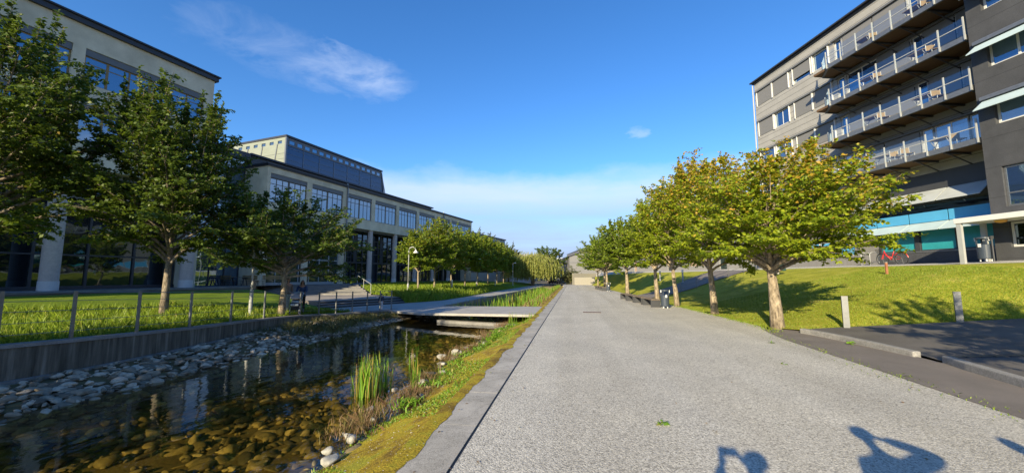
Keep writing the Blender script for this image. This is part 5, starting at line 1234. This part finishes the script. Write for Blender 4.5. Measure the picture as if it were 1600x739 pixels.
# pram
def pram(loc,rz):
    o=empty('pram',loc,rz,'grey hooded pram with patterned bags and blue white handle frame','pram')
    mb=MB(); mb.tube([(-.2,-.50,1.02),(-.2,.30,.25)],.014,6); mb.tube([(.2,-.50,1.02),(.2,.30,.25)],.014,6); mb.tube([(-.2,-.50,1.02),(.2,-.50,1.02)],.018,6); mb.tube([(-.2,.05,.5),(-.2,-.38,.22)],.013,6); mb.tube([(.2,.05,.5),(.2,-.38,.22)],.013,6); mb.tube([(-.26,-.38,.2),(.26,-.38,.2)],.012,6); mb.build('frame',mat('pale_blue_metal',(.35,.55,.7),.4,.05),o)
    pr=[(.35*math.cos(a)*1.0,.30*math.sin(a)) for a in np.linspace(.15,2.5,9)]
    mb=MB(); n=len(pr); vs=[(-.2,-.05+p[0]*.75,.72+p[1]) for p in pr]+[(.2,-.05+p[0]*.75,.72+p[1]) for p in pr]; mb.add(vs+[(-.2,-.05,.72),(.2,-.05,.72)],[(i,i+1,n+i+1,n+i) for i in range(n-1)]+[tuple(range(n))+(2*n,),tuple(range(n,2*n))[::-1]+(2*n+1,)]); mb.build('hood',mat('grey_hood',(.38,.38,.43),.8,.08),o,smooth=False)
    mb=MB(); mb.slab([(-.32,.70),(-.28,.48),(.30,.40),(.38,.46),(.34,.58),(-.05,.60),(-.1,.74)],-.19,.19); mb.build('seat',mat('dark_seat',(.05,.05,.06),.8,.1),o,bevel=.02)
    mb=MB(); mb.slab([(.0,.56),(.36,.42),(.42,.50),(.1,.68)],-.17,.17); mb.build('blanket',mat('patterned_blanket',(.30,.45,.42),.8,.5,14.,c2=(.7,.7,.7)),o,bevel=.03)
    mb=MB(); mb.box(-.17,.17,-.3,.2,.24,.40); mb.build('basket',M['black'],o,bevel=.02)
    for x in (-.24,.24):
        mb=MB(); mb.ring((x,-.38,.15),.13,.02,'x',22,6); w=mb.build('wheel',M['black'],o,smooth=True)
        mb=MB(); 
        for k in range(5): a=k*1.257; mb.tube([(x,-.38,.15),(x,-.38+.12*math.cos(a),.15+.12*math.sin(a))],.01,4)
        mb.build('spokes',M['white'],w)
        mb=MB(); mb.ring((x*.8,.32,.10),.08,.02,'x',18,6); w=mb.build('wheel',M['black'],o,smooth=True); mb=MB(); mb.tube([(x*.8-.02,.32,.10),(x*.8+.02,.32,.10)],.045,10); mb.tube([(x*.8,.32,.10),(x*.8,.30,.27)],.012,5); mb.build('hub',M['white'],w)
pram((-13.1,16.75,zat(VLl,-13.1,16.75)-.0),R(207))
# the group taking the photograph: only their shadows fall into the picture
person((.19,-.42,0),R(-3),1.82,'person at the viewpoint holding a phone up with both hands',(.08,.09,.12),(.03,.03,.05),(.03,.02,.015),[(-.22,.22,1.62),(-.07,.24,1.62)],elb=[(-.10,.0,-.22),(.12,.0,-.2)],bulk=1.2,headk=1.35)
mb=MB(); mb.box(-.08,.08,-.005,.005,-.038,.038); tag(mb.build('phone',M['black'],loc=(.04,-.15,1.70)),'black phone held up in landscape at the viewpoint','phone')
person((1.68,.52,0),R(-4),1.80,'person standing right of the viewpoint with one hand raised to shade the eyes',(.10,.08,.07),(.03,.03,.04),(.04,.03,.02),[(-.3,.05,.86),(.10,.13,1.60)],elb=[(-.05,0,0),(.42,-.02,-.02)],bulk=1.4,headk=1.3)
person((2.55,.0,0),R(0),1.32,'shorter person at the elbow of the one right of the viewpoint',(.2,.05,.05),(.05,.05,.08),(.05,.03,.02),[(-.25,.05,.8),(.25,.05,.8)],child=False)
person((3.07,.58,0),R(8),1.74,'person farthest right of the viewpoint in a dark coat',(.03,.03,.035),(.02,.02,.03),(.03,.02,.02),[(-.25,.05,.86),(.25,.05,.86)])
# ------------------------------------------------------------------ camera, sun, sky
cam=bpy.data.cameras.new('camera'); co=bpy.data.objects.new('camera',cam); COL.objects.link(co); scn.camera=co
cam.sensor_width=36; cam.lens=36*600/1600; cam.clip_end=6000; cam.clip_start=.03
co.location=(0,0,1.75); pit=math.atan(61.5/600); yaw=math.atan(95/600)
co.rotation_euler=(R(90)+pit,0,yaw)
EL=R(19.8); AZ=R(18)
d=Vector((math.sin(AZ)*math.cos(EL),math.cos(AZ)*math.cos(EL),-math.sin(EL)))
sl=bpy.data.lights.new('sun','SUN'); sl.energy=4.6; sl.angle=R(.53); sl.color=(1,.84,.55); so=bpy.data.objects.new('sun',sl); COL.objects.link(so); so.rotation_euler=d.to_track_quat('-Z','Y').to_euler(); so.location=(-20,-40,30)
w=bpy.data.worlds.new('World'); scn.world=w; w.use_nodes=True; nt=w.node_tree; nt.nodes.clear(); n=N(nt)
sky=n('TexSky'); sky.sky_type='NISHITA'; sky.sun_disc=False; sky.sun_elevation=EL; sky.sun_rotation=R(198); sky.air_density=1.0; sky.dust_density=.4; sky.ozone_density=2.5
tc=n('TexCoord'); v=tc.outputs['Generated']; sx=n('SeparateXYZ',{0:v})
# thin clouds: a wisp high on the left and a pale bank low over the path
def vm(vv,s,l=(0,0,0)): 
    mp=n('Mapping',{'Vector':vv}); mp.inputs['Scale'].default_value=s; mp.inputs['Location'].default_value=l; return mp.outputs[0]
wn=n('TexNoise',{'Vector':vm(v,(2.,2.,5.)),'Scale':2.2,'Detail':7.,'Roughness':.62}); wq=n.math('SUBTRACT',wn.outputs['Fac'],.5)
zc=n.math('ADD',sx.outputs[2],n.math('MULTIPLY',wq,.09))
vw=n('VectorMath',{0:v,1:n('VectorMath',{0:n('VectorMath',{0:wn.outputs['Color'],1:(.5,.5,.5)},operation='SUBTRACT').outputs[0],1:(.22,.22,.14)},operation='MULTIPLY').outputs[0]},operation='ADD').outputs[0]
n1=n('TexNoise',{'Vector':vm(v,(1.4,1.4,9.)),'Scale':2.6,'Detail':8.,'Roughness':.6,'Distortion':.3})
band=n.ramp(zc,[(0.,(1,1,1)),(.05,(1,1,1)),(.10,(.92,.92,.92)),(.145,(.72,.72,.72)),(.185,(.85,.85,.85)),(.225,(.75,.75,.75)),(.275,(0,0,0))])
edge=n('TexNoise',{'Vector':vm(v,(1.5,1.5,3.)),'Scale':3.,'Detail':6.})
f1=n.math('MULTIPLY',band,n.ramp(n1.outputs['Fac'],[(.34,(.8,.8,.8)),(.62,(1,1,1))]))
def az_el(px_,py_):
    u=(px_-800)/600;q=(369.5-py_)/600; cp,sp=math.cos(pit),math.sin(pit); x,y,z=u,cp-q*sp,sp+q*cp; c,s=math.cos(yaw),math.sin(yaw); return Vector((x*c-y*s,x*s+y*c,z)).normalized()
def blob(px_,py_,sx_,sz_,tilt=0.):
    dd=az_el(px_,py_); right=Vector((dd.y,-dd.x,0)).normalized(); upv=right.cross(dd)
    a=right*math.cos(tilt)+upv*math.sin(tilt); b=-right*math.sin(tilt)+upv*math.cos(tilt)
    da=n('VectorMath',{0:vw,1:tuple(a)},operation='DOT_PRODUCT').outputs['Value']; db=n('VectorMath',{0:vw,1:tuple(b)},operation='DOT_PRODUCT').outputs['Value']; dc=n('VectorMath',{0:v,1:tuple(dd)},operation='DOT_PRODUCT').outputs['Value']
    e=n.math('ADD',n.math('POWER',n.math('DIVIDE',da,sx_),2.),n.math('POWER',n.math('DIVIDE',db,sz_),2.))
    g=n.math('MAXIMUM',n.math('SUBTRACT',1.,e),0.); return n.math('MULTIPLY',n.math('POWER',g,.9),n.math('GREATER_THAN',dc,0.))
n2=n('TexNoise',{'Vector':vm(v,(2.2,2.2,4.5),(.3,.1,.2)),'Scale':3.2,'Detail':9.,'Roughness':.62,'Distortion':.8})
wf=n.ramp(n2.outputs['Fac'],[(.36,(0,0,0)),(.66,(1,1,1))])
bl=n.math('MAXIMUM',n.math('MULTIPLY',blob(550,115,.17,.055,-.06),.42),n.math('MULTIPLY',blob(440,85,.17,.055,-.05),.20))
bl=n.math('MAXIMUM',bl,n.math('MULTIPLY',blob(995,207,.03,.02),.5))
f2=n.math('MULTIPLY',bl,wf)
f=n.math('MINIMUM',n.math('MAXIMUM',f1,f2),1.)
hs=n('HueSaturation',{'Saturation':1.22,'Value':1.,'Color':sky.outputs[0]})
tint=n.mix(1.,hs.outputs[0],(.78,.98,1.22),'MULTIPLY')
cloudc=n.ramp(sx.outputs[2],[(.0,(2.5/6,3.2/6,4.7/6)),(.15,(2.5/6,3.25/6,4.8/6)),(.20,(3.8/6,4.4/6,5.6/6)),(.3,(4.2/6,4.8/6,5.9/6))])
skyc=n.mix(f,tint,n.mix(1.,cloudc,(6.,6.,6.),'MULTIPLY'))
bg=n('Background',{'Color':skyc,'Strength':.10}); out=nt.nodes.new('ShaderNodeOutputWorld'); nt.links.new(bg.outputs[0],out.inputs[0])
scn.render.engine='CYCLES'; scn.render.resolution_x=1024; scn.render.resolution_y=473
scn.view_settings.view_transform='Standard'; scn.view_settings.look='None'; scn.view_settings.exposure=1.0; scn.view_settings.gamma=1
scn.cycles.max_bounces=8; scn.cycles.transparent_max_bounces=16
# merge the same cloth and skin materials is not needed; tidy unused
